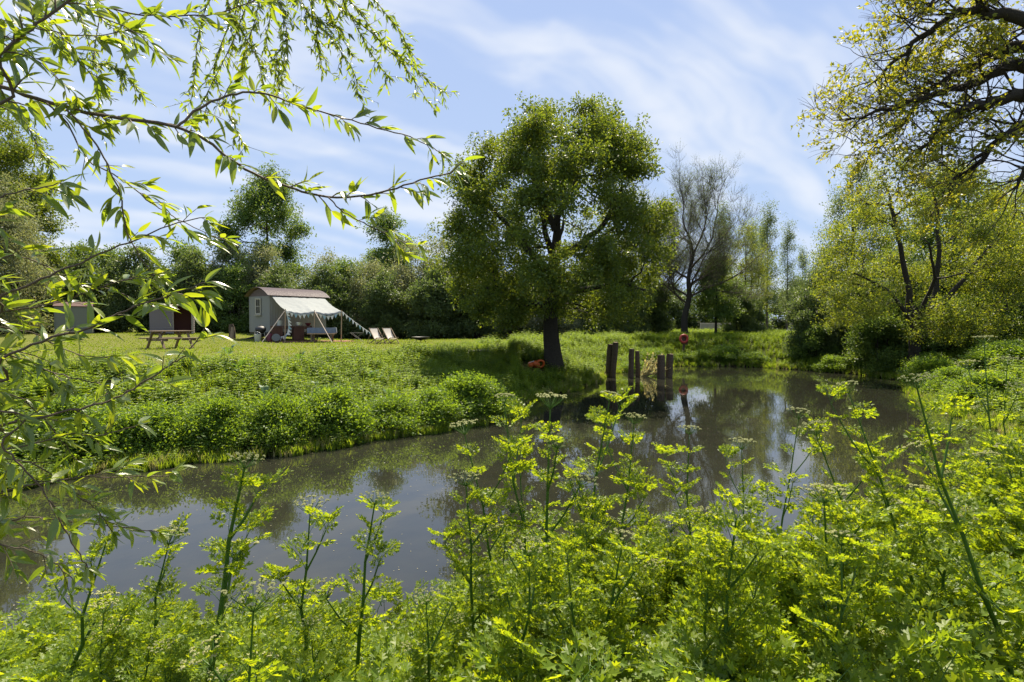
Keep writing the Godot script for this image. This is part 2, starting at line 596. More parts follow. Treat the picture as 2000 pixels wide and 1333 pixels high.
# o: h height, r trunk radius, prof crown radius by height share, n boughs, br bough radius, cl clumps in each, mesh, size, fork, seed, bark, lean, trunks, split
func tree(called: String, label: String, group: String, at: Vector3, o: Dictionary) -> Node3D:
	var t := thing(called, label, o.get("category", "tree"), at, 0.0, group)
	rng.seed = o.seed
	var h: float = o.h
	var r: float = o.r
	var lean: Vector2 = o.get("lean", Vector2.ZERO)
	var prof: Array = o.prof
	var fork: float = o.get("fork", 0.25)
	var wood := MB.new()
	var stems := []
	for k in o.get("trunks", 1):
		var pts := [Vector3(0, -0.3, 0)]
		var rad := [r * 1.35]
		var a: float = TAU * k / float(o.get("trunks", 1)) + 0.4
		var out: float = 0.0 if o.get("trunks", 1) == 1 else r * 1.3
		var drift := Vector3.ZERO
		for i in 9:
			var f := i / 8.0
			drift += Vector3(rr(-1, 1), 0, rr(-1, 1)) * r * 0.22
			pts.append(Vector3(cos(a) * out * (1 + f * 5), 0.05 + f * h * o.get("top", 0.86), sin(a) * out * (1 + f * 5)) + drift + Vector3(lean.x, 0, lean.y) * f * f)
			rad.append(r * lerpf(1.0, o.get("thin", 0.12), pow(f, 0.8)) * (1.12 if i == 0 else 1.0))
		wood.tube(curve(pts, 2), taper_list(rad, 2), 9)
		stems.append(pts)
	var rmax := 0.0
	for p in prof: rmax = maxf(rmax, p[1])
	var spots := []
	var limbs := MB.new()
	var squash: float = o.get("squash", 0.75)
	# where each bough ends, from the trunk outwards
	var ends := []
	for b in int(o.n):
		var f := 0.0
		while true:
			f = rr(prof[0][0], prof[-1][0])
			if rng.randf() * rmax <= profile_at(prof, f) + rmax * 0.08: break
		var az := b * 2.399 + rr(-0.5, 0.5)
		var br: float = o.br * rr(0.65, 1.3)
		var R := maxf(0.1, profile_at(prof, f) * (1.0 + 0.12 * wob.get_noise_3d(cos(az) * 3.0, f * 9.0 + o.seed, sin(az) * 3.0)) - br * 0.6)
		var rho := R * lerpf(o.get("hollow", 0.3), 1.0, sqrt(rng.randf()))
		if o.has("open") and rng.randf() < 0.9 and f < o.open and absf(cos(az) * rho) < 1.1 and rng.randf() < 0.55: continue
		ends.append([rho, Vector3(lean.x, 0, lean.y) * f + Vector3(cos(az) * rho, f * h, sin(az) * rho), br])
	ends.sort_custom(func(p, q): return p[0] < q[0])
	# points a limb can spring from: [place, radius]
	var nodes := []
	for st in stems:
		for i in range(1, 10):
			var f: float = (i - 1) / 8.0 * o.get("top", 0.86)
			if f >= fork: nodes.append([st[i], r * lerpf(0.62, 0.16, f)])
			if f >= fork and i < 9: nodes.append([(st[i] as Vector3).lerp(st[i + 1], 0.5), r * lerpf(0.6, 0.16, f)])
	# main limbs given by hand: [height on the trunk, radius, points]
	for mn in o.get("main", []):
		var ln: Array = [Vector3(lean.x, 0, lean.y) * pow(mn[0] / h, 2.0) + Vector3(0, mn[0], 0)]
		ln.append_array(mn[2])
		var ml := curve(ln, 4)
		for i in range(1, ml.size()): ml[i] += any_dir() * mn[1] * 0.35
		var mr := taper(ml.size(), mn[1], mn[1] * 0.3, 0.8)
		limbs.tube(ml, mr, 7, false)
		for i in range(3, ml.size()): nodes.append([ml[i], mr[i]])
	for q in ends:
		var c: Vector3 = q[1]
		var br: float = q[2]
		var best := 1e9
		var from: Array = nodes[0]
		for nd in nodes:
			var p: Vector3 = nd[0]
			var cost: float = p.distance_to(c) * (1.0 + 0.7 * maxf(0, p.y - c.y + 0.15 * h * 0.2)) - nd[1] * 2.5
			if cost < best:
				best = cost
				from = nd
		var base: Vector3 = from[0]
		var span := base.distance_to(c)
		var lr: float = clampf(minf(from[1] * 0.75, 0.012 + span * o.get("limb", 0.03)), 0.008, 1.0)
		var mid := base.lerp(c, 0.5) + Vector3(rr(-1, 1), rr(-0.5, 0.5), rr(-1, 1)) * span * 0.13
		var path := curve([base, base.lerp(mid, 0.55) + any_dir() * span * 0.06, mid, mid.lerp(c, 0.5) + any_dir() * span * 0.08, c], 2)
		var rad := taper(path.size(), lr, lr * 0.35, 0.8)
		limbs.tube(path, rad, 6 if lr > 0.05 else 4, false)
		for i in range(3, path.size(), 2): nodes.append([path[i], rad[i]])
		for k in int(o.get("sub", 5)):
			var p0: Vector3 = path[rng.randi_range(path.size() / 2, path.size() - 1)]
			var p1 := c + any_dir() * br * rr(0.5, 1.0)
			var sp := [p0, p0.lerp(p1, 0.5) + any_dir() * br * 0.16, p1]
			limbs.tube(sp, [lr * 0.3 + 0.005, lr * 0.16 + 0.004, 0.003], 3, false)
		var stretch := Vector3(rr(0.8, 1.25), squash * rr(0.8, 1.2), rr(0.8, 1.25))
		for k in int(o.cl * br / o.br):
			var dr := any_dir()
			var p := c + dr * stretch * br * pow(rng.randf(), 0.55) * rr(0.7, 1.5)
			var sc: float = o.get("size", 1.0) * rr(0.65, 1.25)
			spots.append(Transform3D(any_turn().scaled(Vector3.ONE * sc), p))
	var tr := part("trunk", wood.done(o.get("bark", M.bark)), t)
	part("limbs", limbs.done(o.get("bark", M.bark)), tr).set_meta("kind", "stuff")
	many("crown", o.mesh, spots, t)
	if o.has("mesh2"):
		var rest := []
		for i in range(0, spots.size(), int(o.get("every", 3))):
			rest.append(spots[i].translated(any_dir() * 0.3))
		many("crown_tips", o.mesh2, rest, t)
	return t

func taper_list(rad: Array, steps: int) -> Array:
	var out := []
	for i in rad.size() - 1:
		for k in steps: out.append(lerpf(rad[i], rad[i + 1], float(k) / steps))
	out.append(rad[-1])
	return out

# a forking branch: tubes into wood, ends of the finest twigs into tips
func fork_out(wood: MB, p: Vector3, dir: Vector3, ln: float, r: float, depth: int, spread: float, rise: float, tips: Array, kids := 3):
	var pts := [p]
	var d := dir
	for i in 4:
		d = (d + any_dir() * 0.22 + Vector3(0, rise, 0)).normalized()
		p += d * ln * 0.25
		pts.append(p)
	wood.tube(pts, taper(5, r, r * 0.5), 5 if r > 0.02 else 3, false)
	if depth == 0:
		tips.append([p, d])
		tips.append([pts[2], d])
		return
	for k in kids:
		var at: Vector3 = pts[4] if k == 0 else pts[rng.randi_range(1, 3)]
		var nd := (d + any_dir() * (spread if k > 0 else spread * 0.4)).normalized()
		fork_out(wood, at, nd, ln * rr(0.6, 0.85), r * (0.55 if k == 0 else 0.42), depth - 1, spread, rise, tips, kids)

func trees():
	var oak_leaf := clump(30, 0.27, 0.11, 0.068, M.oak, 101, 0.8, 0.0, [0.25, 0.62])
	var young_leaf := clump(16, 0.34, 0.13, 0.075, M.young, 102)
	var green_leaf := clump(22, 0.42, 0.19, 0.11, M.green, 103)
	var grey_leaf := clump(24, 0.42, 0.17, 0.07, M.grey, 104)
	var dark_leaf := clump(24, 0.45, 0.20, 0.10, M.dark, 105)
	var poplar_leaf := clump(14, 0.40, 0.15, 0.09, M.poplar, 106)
	# the oak on the bank
	var oak := tree("oak_tree", "large spreading oak in full leaf on the bank beside the pond", "", on(1.76, 24.5), {
		"h": 11.0, "r": 0.42, "n": 250, "br": 0.68, "cl": 25, "limb": 0.045, "mesh": oak_leaf, "size": 1.0, "fork": 0.25, "open": 0.46, "top": 0.62, "thin": 0.3, "seed": 219, "main": [[3.7, 0.20, [Vector3(-1.0, 5.2, 0.3), Vector3(-2.0, 6.3, 0.6), Vector3(-2.8, 7.3, 0.6)]], [5.0, 0.19, [Vector3(1.2, 5.5, 0.3), Vector3(2.2, 6.5, 0.5), Vector3(2.8, 7.6, 0.4)]], [3.4, 0.16, [Vector3(1.5, 3.5, 0.4), Vector3(2.7, 3.7, 0.8), Vector3(3.6, 3.4, 0.9)]], [2.6, 0.14, [Vector3(-1.2, 3.1, 0.5), Vector3(-2.3, 3.5, 0.9), Vector3(-3.2, 3.4, 1.0)]], [4.4, 0.17, [Vector3(0.4, 5.8, -1.4), Vector3(0.7, 6.9, -2.6)]], [4.8, 0.16, [Vector3(-0.5, 6.2, 1.2), Vector3(-0.9, 7.4, 2.2)]], [6.3, 0.15, [Vector3(0.8, 7.8, 0.2), Vector3(1.2, 9.0, 0.3)]], [6.0, 0.14, [Vector3(-0.6, 7.6, 0.2), Vector3(-1.2, 9.0, 0.1)]]], "sub": 7, "hollow": 0.38, "lean": Vector2(0.25, 0),
		"prof": [[0.19, 3.3], [0.24, 4.2], [0.32, 4.7], [0.42, 4.95], [0.55, 5.0], [0.66, 4.8], [0.75, 4.4], [0.84, 3.7], [0.91, 2.9], [0.97, 1.9], [1.0, 1.0]]})
	oak.scale = Vector3(1.04, 1.01, 1.04)
	# far hedge and trees behind the lawn
	var hedge := {"h": 6.0, "r": 0.12, "n": 26, "br": 0.95, "cl": 46, "fork": 0.05, "sub": 3, "hollow": 0.2, "trunks": 3, "prof": [[0.04, 2.3], [0.3, 2.7], [0.6, 2.3], [0.85, 1.3], [1.0, 0.4]], "category": "shrub"}
	var gh := tree("hedge_shrub", "tall green shrub rising behind the sage shed", "hedge behind the lawn", on(-31.0, 44), hedge.merged({"mesh": green_leaf, "seed": 211}))
	var dh := tree("dark_shrub", "dark green bush between the two sheds", "hedge behind the lawn", on(-27.0, 41.5), hedge.merged({"mesh": dark_leaf, "seed": 212}))
	var sh := tree("silver_shrub", "silver green shrub right behind the corrugated hut roof", "hedge behind the lawn", on(-18.6, 43.0), hedge.merged({"mesh": grey_leaf, "seed": 213}))
	var rows := [
		[dh, -34.5, 42, 1.0, "dark bush behind the sage shed, at its outer end"], [gh, -35.0, 46.5, 1.1, "green shrub left of the sage shed, behind a dark bush"],
		[dh, -31.2, 41.0, 0.85, "dark bush directly behind the sage shed"], [gh, -26.0, 45.5, 1.08, "tall green shrub rising behind the open shed"],
		[dh, -23.2, 41.5, 0.95, "dark bush behind the open shed's doorway"], [sh, -22.4, 44.5, 1.05, "silver shrub between the open shed and the tall dense tree"],
		[gh, -20.0, 41.0, 0.75, "low green bush between the open shed and the hut"], [dh, -16.6, 41.0, 0.8, "dark bush behind the hut's window end"],
		[sh, -15.0, 46.0, 1.0, "pale feathery shrub just right of the tall dense tree"], [dh, -13.6, 42.0, 0.85, "dark bush behind the hut's awning"],
		[gh, -12.8, 44.0, 0.92, "mid green shrub above the hut's awning"], [sh, -10.6, 43.0, 0.9, "silver shrub above the bunting rope"],
		[dh, -9.2, 41.5, 0.78, "dark bush behind the deckchairs"], [sh, -7.8, 44.5, 1.15, "large grey green willow shrub beside the oak's foliage"], [sh, -5.2, 44.0, 1.2, "tallest grey green willow shrub left of the oak"],
		[dh, -5.6, 41.0, 0.8, "dark bush at the lawn edge below the grey willow shrub"], [dh, -2.6, 42.5, 0.9, "dark bush behind the fire bowl"],
		[gh, -2.2, 45.5, 1.0, "green shrub half hidden by the oak's left side"], [sh, -0.2, 41.5, 0.72, "silver bush seen under the oak's left boughs"], [dh, 1.2, 43.5, 0.9, "dark bush directly behind the oak trunk"],
		[sh, 3.2, 42.5, 0.74, "silver bush seen right of the oak trunk"], [dh, 5.2, 44.0, 0.9, "dark bush under the oak's right boughs"], [gh, 7.4, 45.5, 0.82, "green bush behind the oak's right boughs"], [dh, 9.0, 44.0, 0.7, "dark bush left of the lifebuoy"]]
	for q in rows:
		var s: float = q[3]
		again(q[0], on(q[1], q[2]), rr(0, TAU), Vector3(s * 1.05, s, s), q[4], "hedge behind the lawn")
	tree("dense_tree", "tall dense green tree behind the hut", "", on(-20.2, 47), {"h": 12.8, "r": 0.25, "n": 46, "br": 1.15, "cl": 62, "mesh": green_leaf, "fork": 0.2, "seed": 221, "hollow": 0.3, "sub": 5, "prof": [[0.15, 2.6], [0.4, 3.9], [0.65, 3.7], [0.85, 2.4], [1.0, 0.8]]})
	tree("round_tree", "rounded green tree behind the hedge, between hut and oak", "", on(-10.8, 49), {"h": 10.3, "r": 0.2, "n": 30, "br": 1.1, "cl": 60, "mesh": green_leaf, "fork": 0.2, "seed": 222, "prof": [[0.2, 2.0], [0.5, 2.7], [0.75, 2.5], [1.0, 0.8]]})
	tree("tall_tree", "tall yellow green tree at the left edge behind the willow", "", on(-37.5, 39), {"h": 16.4, "r": 0.4, "n": 80, "br": 1.5, "cl": 64, "mesh": oak_leaf, "size": 1.5, "fork": 0.2, "seed": 223, "hollow": 0.4, "prof": [[0.2, 5.4], [0.5, 6.2], [0.7, 5.0], [0.85, 3.8], [1.0, 1.0]]})
	tree("blossom_tree", "silver leaved tree below the yellow green one at left edge", "", on(-32.0, 35.5), {"h": 8.6, "r": 0.2, "n": 40, "br": 1.1, "cl": 62, "mesh": grey_leaf, "size": 0.9, "fork": 0.1, "seed": 224, "prof": [[0.05, 2.6], [0.4, 3.4], [0.7, 2.7], [1.0, 0.8]]})
	# bare headed trees right of the oak
	var spray := twig_spray(301, M.poplar, 11, 0.95, 0.0055, 1, 0.075, M.twig_brown)
	bare_tree("budding_tree", "half bare tree with brown twigs rising behind the lifebuoy", on(12.9, 42.5), 311, 12.6, 0.27, spray, Vector3(0.06, 1, 0), 4)
	bare_tree("budding_tree", "smaller half bare tree showing between oak and lifebuoy tree", on(12.2, 47.5), 312, 11.8, 0.30, spray, Vector3(-0.05, 1, 0), 3)
	var slim := {"h": 13.0, "r": 0.13, "n": 64, "br": 0.5, "cl": 11, "mesh": poplar_leaf, "size": 0.9, "fork": 0.14, "sub": 2, "hollow": 0.05, "squash": 1.6, "bark": M.bark_pale, "prof": [[0.2, 0.9], [0.45, 1.3], [0.75, 0.95], [0.92, 0.55], [1.0, 0.4]]}
	var pop := tree("slender_poplar", "slender airy poplar, tallest of those beyond the meadow", "poplars beyond the meadow", on(26.0, 58), slim.merged({"seed": 231}))
	for q in [[23.9, 57.0, 0.86, "slender poplar leaning beside the half bare tree"], [29.0, 60.0, 0.88, "slender poplar at the right of the row beyond the meadow"], [22.2, 60.0, 1.03, "slender poplar partly behind the half bare tree"], [27.6, 63.0, 0.93, "thin poplar set back between two others beyond the meadow"], [33.6, 66.0, 0.74, "short poplar beside the dark evergreen beyond the meadow"]]:
		again(pop, on(q[0], q[1]), rr(0, TAU), Vector3.ONE * q[2], q[3])
	tree("airy_tree", "airy yellow green tree between the half bare tree and the poplars", "", on(20.6, 50.5), {"h": 9.6, "r": 0.16, "limb": 0.04, "n": 70, "br": 0.7, "cl": 16, "mesh": young_leaf, "size": 0.95, "fork": 0.2, "seed": 236, "sub": 5, "prof": [[0.2, 1.8], [0.45, 2.7], [0.7, 2.3], [1.0, 0.7]]})
	tree("meadow_tree", "small mid green tree with a bare stem right of the lifebuoy", "", on(15.6, 43.5), {"h": 5.6, "r": 0.12, "n": 22, "br": 0.8, "cl": 44, "mesh": green_leaf, "size": 0.8, "fork": 0.3, "seed": 232, "prof": [[0.3, 1.4], [0.6, 2.1], [0.85, 1.3], [1.0, 0.4]]})
	for q in [[18.4, 46.0, 0.62, "dark bush at the meadow edge below the poplars"], [20.3, 49.0, 0.6, "dark bush behind the meadow, nearer the poplars"], [11.2, 46.5, 0.8, "dark bush behind the lifebuoy"]]:
		again(dh, on(q[0], q[1]), rr(0, TAU), Vector3.ONE * q[2], q[3])
	tree("dark_evergreen", "dark evergreen at the right end of the meadow", "", on(26.6, 49.0), {"h": 5.2, "r": 0.15, "n": 26, "br": 0.9, "cl": 60, "mesh": dark_leaf, "size": 0.8, "fork": 0.1, "seed": 233, "prof": [[0.05, 1.8], [0.4, 2.3], [0.8, 1.3], [1.0, 0.4]]})
	tree("tall_poplar", "broad grey green poplar behind the sprawling yellow tree", "", on(27.5, 46), {"h": 13.6, "r": 0.3, "n": 52, "br": 1.05, "cl": 50, "mesh": poplar_leaf, "fork": 0.15, "seed": 234, "squash": 1.2, "prof": [[0.1, 2.4], [0.4, 3.2], [0.7, 2.6], [0.9, 1.6], [1.0, 0.5]]})
	# the sprawling yellow green tree at the right of the pond
	tree("sprawling_tree", "sprawling yellow green tree with forked dark trunks right of the pond", "", on(18.9, 26.6), {"h": 10.0, "r": 0.30, "limb": 0.06, "n": 150, "br": 0.62, "cl": 24, "mesh": young_leaf, "size": 0.82, "fork": 0.14, "top": 0.3, "thin": 0.55, "seed": 241, "main": [[0.9, 0.20, [Vector3(-0.5, 3.0, 0.3), Vector3(-1.2, 5.8, 0.5), Vector3(-1.7, 8.0, 0.5)]], [1.0, 0.19, [Vector3(0.6, 3.2, 0.2), Vector3(0.8, 5.7, 0.3), Vector3(0.5, 8.3, 0.2)]], [1.6, 0.15, [Vector3(1.5, 3.8, 0.4), Vector3(2.7, 5.7, 0.7), Vector3(3.2, 6.6, 0.7)]], [2.0, 0.12, [Vector3(-1.7, 3.6, 0.7), Vector3(-3.5, 4.5, 0.9)]], [2.2, 0.12, [Vector3(-0.4, 4.2, 1.6), Vector3(-1.4, 5.6, 2.6)]], [1.4, 0.11, [Vector3(1.8, 2.4, 0.6), Vector3(3.6, 2.9, 0.8)]]], "sub": 6, "hollow": 0.6, "prof": [[0.16, 2.9], [0.3, 4.2], [0.5, 4.5], [0.7, 3.9], [0.86, 2.6], [1.0, 0.9]]})
	tree("right_tree", "leafy tree with a dark trunk at the right edge", "", on(26.0, 28.0), {"h": 8.8, "r": 0.3, "n": 62, "br": 0.95, "cl": 44, "mesh": young_leaf, "size": 0.85, "fork": 0.2, "seed": 242, "sub": 5, "prof": [[0.3, 2.4], [0.5, 3.6], [0.75, 3.0], [1.0, 0.9]]})
	tree("back_tree", "green tree filling the gap behind the two right trees", "", on(28.0, 36.0), {"h": 11.0, "r": 0.3, "n": 60, "br": 1.1, "cl": 50, "mesh": green_leaf, "size": 0.9, "fork": 0.1, "seed": 243, "prof": [[0.08, 3.4], [0.5, 4.2], [0.8, 2.8], [1.0, 0.8]]})
	var low := {"h": 3.0, "r": 0.06, "n": 20, "br": 0.62, "cl": 44, "fork": 0.05, "sub": 3, "trunks": 3, "prof": [[0.05, 1.4], [0.4, 1.7], [0.75, 1.2], [1.0, 0.3]], "category": "bush"}
	var lb := tree("undergrowth_bush", "light green bush below the sprawling tree, left of its trunks", "bushes under the right trees", on(18.4, 28.4), low.merged({"mesh": clump(26, 0.3, 0.13, 0.075, M.green, 107), "size": 0.9, "seed": 251}))
	for q in [[19.6, 29.6, 1.05, "light green bush behind the sprawling tree's trunks"], [20.8, 27.6, 0.95, "light green bush right of the sprawling tree's trunks"], [23.4, 28.6, 0.95, "light green bush between the sprawling tree and the right edge tree"], [17.4, 32.6, 0.8, "light green bush at the meadow's end by the pond"], [25.2, 26.4, 0.8, "light green bush in front of the right edge tree"], [28.2, 29.0, 1.1, "light green bush beside the right edge trunk"]]:
		again(lb, on(q[0], q[1]), rr(0, TAU), Vector3.ONE * q[2], q[3])
	for q in [[17.6, 33.5, 0.62, "dark bush behind the sprawling tree, nearest the meadow"], [19.8, 32.4, 0.7, "dark bush behind the sprawling tree's forked trunks"], [22.4, 33.2, 0.85, "dark bush between the sprawling tree and the right edge tree, set back"], [25.2, 33.0, 0.9, "dark bush behind the right edge tree's trunk"], [29.0, 34.0, 1.0, "dark bush at the right edge behind the last trunk"]]:
		again(dh, on(q[0], q[1]), rr(0, TAU), Vector3.ONE * q[2], q[3], "bushes under the right trees")
	# a far row that closes the horizon
	for i in 17:
		var x := -75.0 + i * 10.5 + rr(-2, 2)
		again([gh, dh][i % 2], on(x, rr(68, 78)), rr(0, TAU), Vector3(1.9, rr(0.95, 1.25), 1.9), "distant tree in the dark row closing the view", "distant tree row")
	overhang()

func bare_tree(called: String, label: String, at: Vector3, seed_: int, h: float, r: float, spray: Mesh, dir: Vector3, kids: int):
	var t := thing(called, label, "tree", at, 0.0, "half bare trees")
	rng.seed = seed_
	var wood := MB.new()
	var tips := []
	var pts := [Vector3(0, -0.3, 0), Vector3(0, 0.2, 0), dir * h * 0.12 + any_dir() * 0.1, dir * h * 0.24 + any_dir() * 0.15, dir * h * 0.36 + any_dir() * 0.2, dir * h * 0.5 + any_dir() * 0.3]
	var trunk := MB.new()
	var path := curve(pts, 3)
	trunk.tube(path, taper(path.size(), r * 1.3, r * 0.45, 0.7), 9, false)
	var top: Vector3 = pts[5]
	for k in 11:
		var p: Vector3 = path[path.size() - 1 - (k * path.size() * 6 / 110)]
		var az := k * 2.4
		var d := Vector3(cos(az), 0.6 + (0.8 if k < 2 else 0.0), sin(az)).normalized()
		fork_out(wood, p, d, h * rr(0.19, 0.24), r * 0.34, 3, 0.75, 0.10, tips, kids)
	var spots := []
	for q in tips:
		var up := Quaternion(Vector3.UP, ((q[1] as Vector3) * 0.7 + Vector3(0, 0.6, 0)).normalized())
		spots.append(Transform3D(Basis(up) * Basis(Vector3.UP, rr(0, TAU)).scaled(Vector3.ONE * rr(0.6, 1.1)), q[0]))
	var tr := part("trunk", trunk.done(M.bark), t)
	part("limbs", wood.done(M.twig_brown), tr)
	many("crown", spray, spots, t)

# a big tree standing out of frame at the right, its boughs reaching in over the pond
func overhang():
	var base := on(16.4, 11.6)
	var t := thing("overhanging_tree", "dark twisting boughs with sparse yellow green leaves hanging in at the top right", "tree", base)
	rng.seed = 401
	var trunk := MB.new()
	var pts := [Vector3(0, -0.4, 0), Vector3(0, 0.2, 0), Vector3(-0.1, 2.5, 0), Vector3(0.1, 5.0, -0.2), Vector3(0, 7.5, 0), Vector3(0.3, 10.5, 0.2)]
	var path := curve(pts, 3)
	trunk.tube(path, taper(path.size(), 0.62, 0.2), 10)
	var tr := part("trunk", trunk.done(M.bark), t)
	var spray := twig_spray(402, M.bud, 4, 0.55, 0.006, 2, 0.135, M.bark)
	var spray_bare := twig_spray(403, M.young, 6, 0.6, 0.0055, 0, 0.08, M.bark)
	var boughs := [
		[4.9, [Vector3(11.309, 8.272, -11.400), Vector3(10.267, 8.655, -11.600), Vector3(9.655, 8.964, -11.800), Vector3(9.131, 8.989, -12.000), Vector3(8.645, 8.649, -12.200), Vector3(8.196, 8.142, -12.400), Vector3(7.832, 7.878, -12.600)]],
		[4.6, [Vector3(11.138, 7.292, -11.200), Vector3(10.173, 7.725, -11.467), Vector3(9.789, 7.700, -11.733), Vector3(9.379, 7.543, -12.000), Vector3(8.721, 7.394, -12.267), Vector3(8.026, 7.213, -12.533), Vector3(7.403, 7.108, -12.800)]],
		[4.2, [Vector3(11.148, 6.997, -11.200), Vector3(10.130, 7.116, -11.400), Vector3(9.590, 7.032, -11.600), Vector3(9.285, 7.046, -11.800), Vector3(9.024, 6.784, -12.000), Vector3(8.783, 6.381, -12.200), Vector3(8.644, 6.246, -12.400)]],
		[3.8, [Vector3(11.056, 6.629, -11.000), Vector3(10.365, 6.545, -11.200), Vector3(9.996, 6.475, -11.400), Vector3(9.716, 6.175, -11.600), Vector3(9.525, 5.861, -11.800), Vector3(9.318, 5.662, -12.000)]],
		[5.2, [Vector3(11.596, 8.822, -11.500), Vector3(10.557, 9.279, -11.600), Vector3(9.922, 9.438, -11.700), Vector3(9.277, 9.476, -11.800), Vector3(8.731, 9.287, -11.900), Vector3(8.385, 9.093, -12.000)]],
		[3.6, [Vector3(10.665, 6.109, -10.600), Vector3(10.265, 5.910, -10.867), Vector3(10.032, 5.598, -11.133), Vector3(9.928, 5.246, -11.400)]],
		[4.8, [Vector3(11.722, 7.956, -11.800), Vector3(10.899, 8.389, -12.057), Vector3(10.480, 8.405, -12.314), Vector3(10.095, 8.174, -12.571), Vector3(9.680, 8.086, -12.829), Vector3(9.191, 7.565, -13.086), Vector3(8.792, 6.994, -13.343), Vector3(8.361, 6.839, -13.600)]]]
	var spots := []
	var bare := []
	for q in boughs:
		var b := MB.new()
		var line: Array = [base + Vector3(0, q[0], 0)]
		line.append_array(q[1])
		for i in line.size(): line[i] = (line[i] as Vector3) - base
		var c := curve(line, 4)
		for i in range(1, c.size() - 1): c[i] += any_dir() * 0.06
		b.tube(c, taper(c.size(), 0.19, 0.018, 0.8), 7)
		for i in range(6, c.size()):
			var along: Vector3 = (c[i] - c[i - 1]).normalized()
			for k in (2 if i % 2 else 1):
				var tips := []
				var f := i / float(c.size())
				fork_out(b, c[i], (along * 0.8 + any_dir() * 0.9 + Vector3(-0.25, 0.1, 0)).normalized(), rr(0.4, 0.75), lerpf(0.034, 0.016, f), 2, 0.75, 0.02, tips, 2)
				for e in tips:
					var x := Transform3D(Basis(Quaternion(Vector3.UP, ((e[1] as Vector3) + any_dir() * 0.3).normalized())).scaled(Vector3.ONE * rr(0.6, 1.0)), e[0])
					if rng.randf() < 0.25: spots.append(x)
					elif rng.randf() < 0.2: bare.append(x)
		part("bough", b.done(M.bark), tr)
	many("crown", spray, spots, t)
	many("bare_twigs", spray_bare, bare, t)

# ---------------------------------------------------------------- the camp on the lawn
func camp():
	rng.seed = 500
	hut()
	awning()
	kitchen()
	sheds()
	picnic_tables()
	deckchairs()
	odds()
	posts_in_water()
	far_house()

const HUT := Vector3(-13.82, 0, -35.18)
func hut_frame() -> Transform3D:
	return Transform3D(Basis(Vector3.UP, deg_to_rad(54)), Vector3(HUT.x, 1.5, HUT.z))

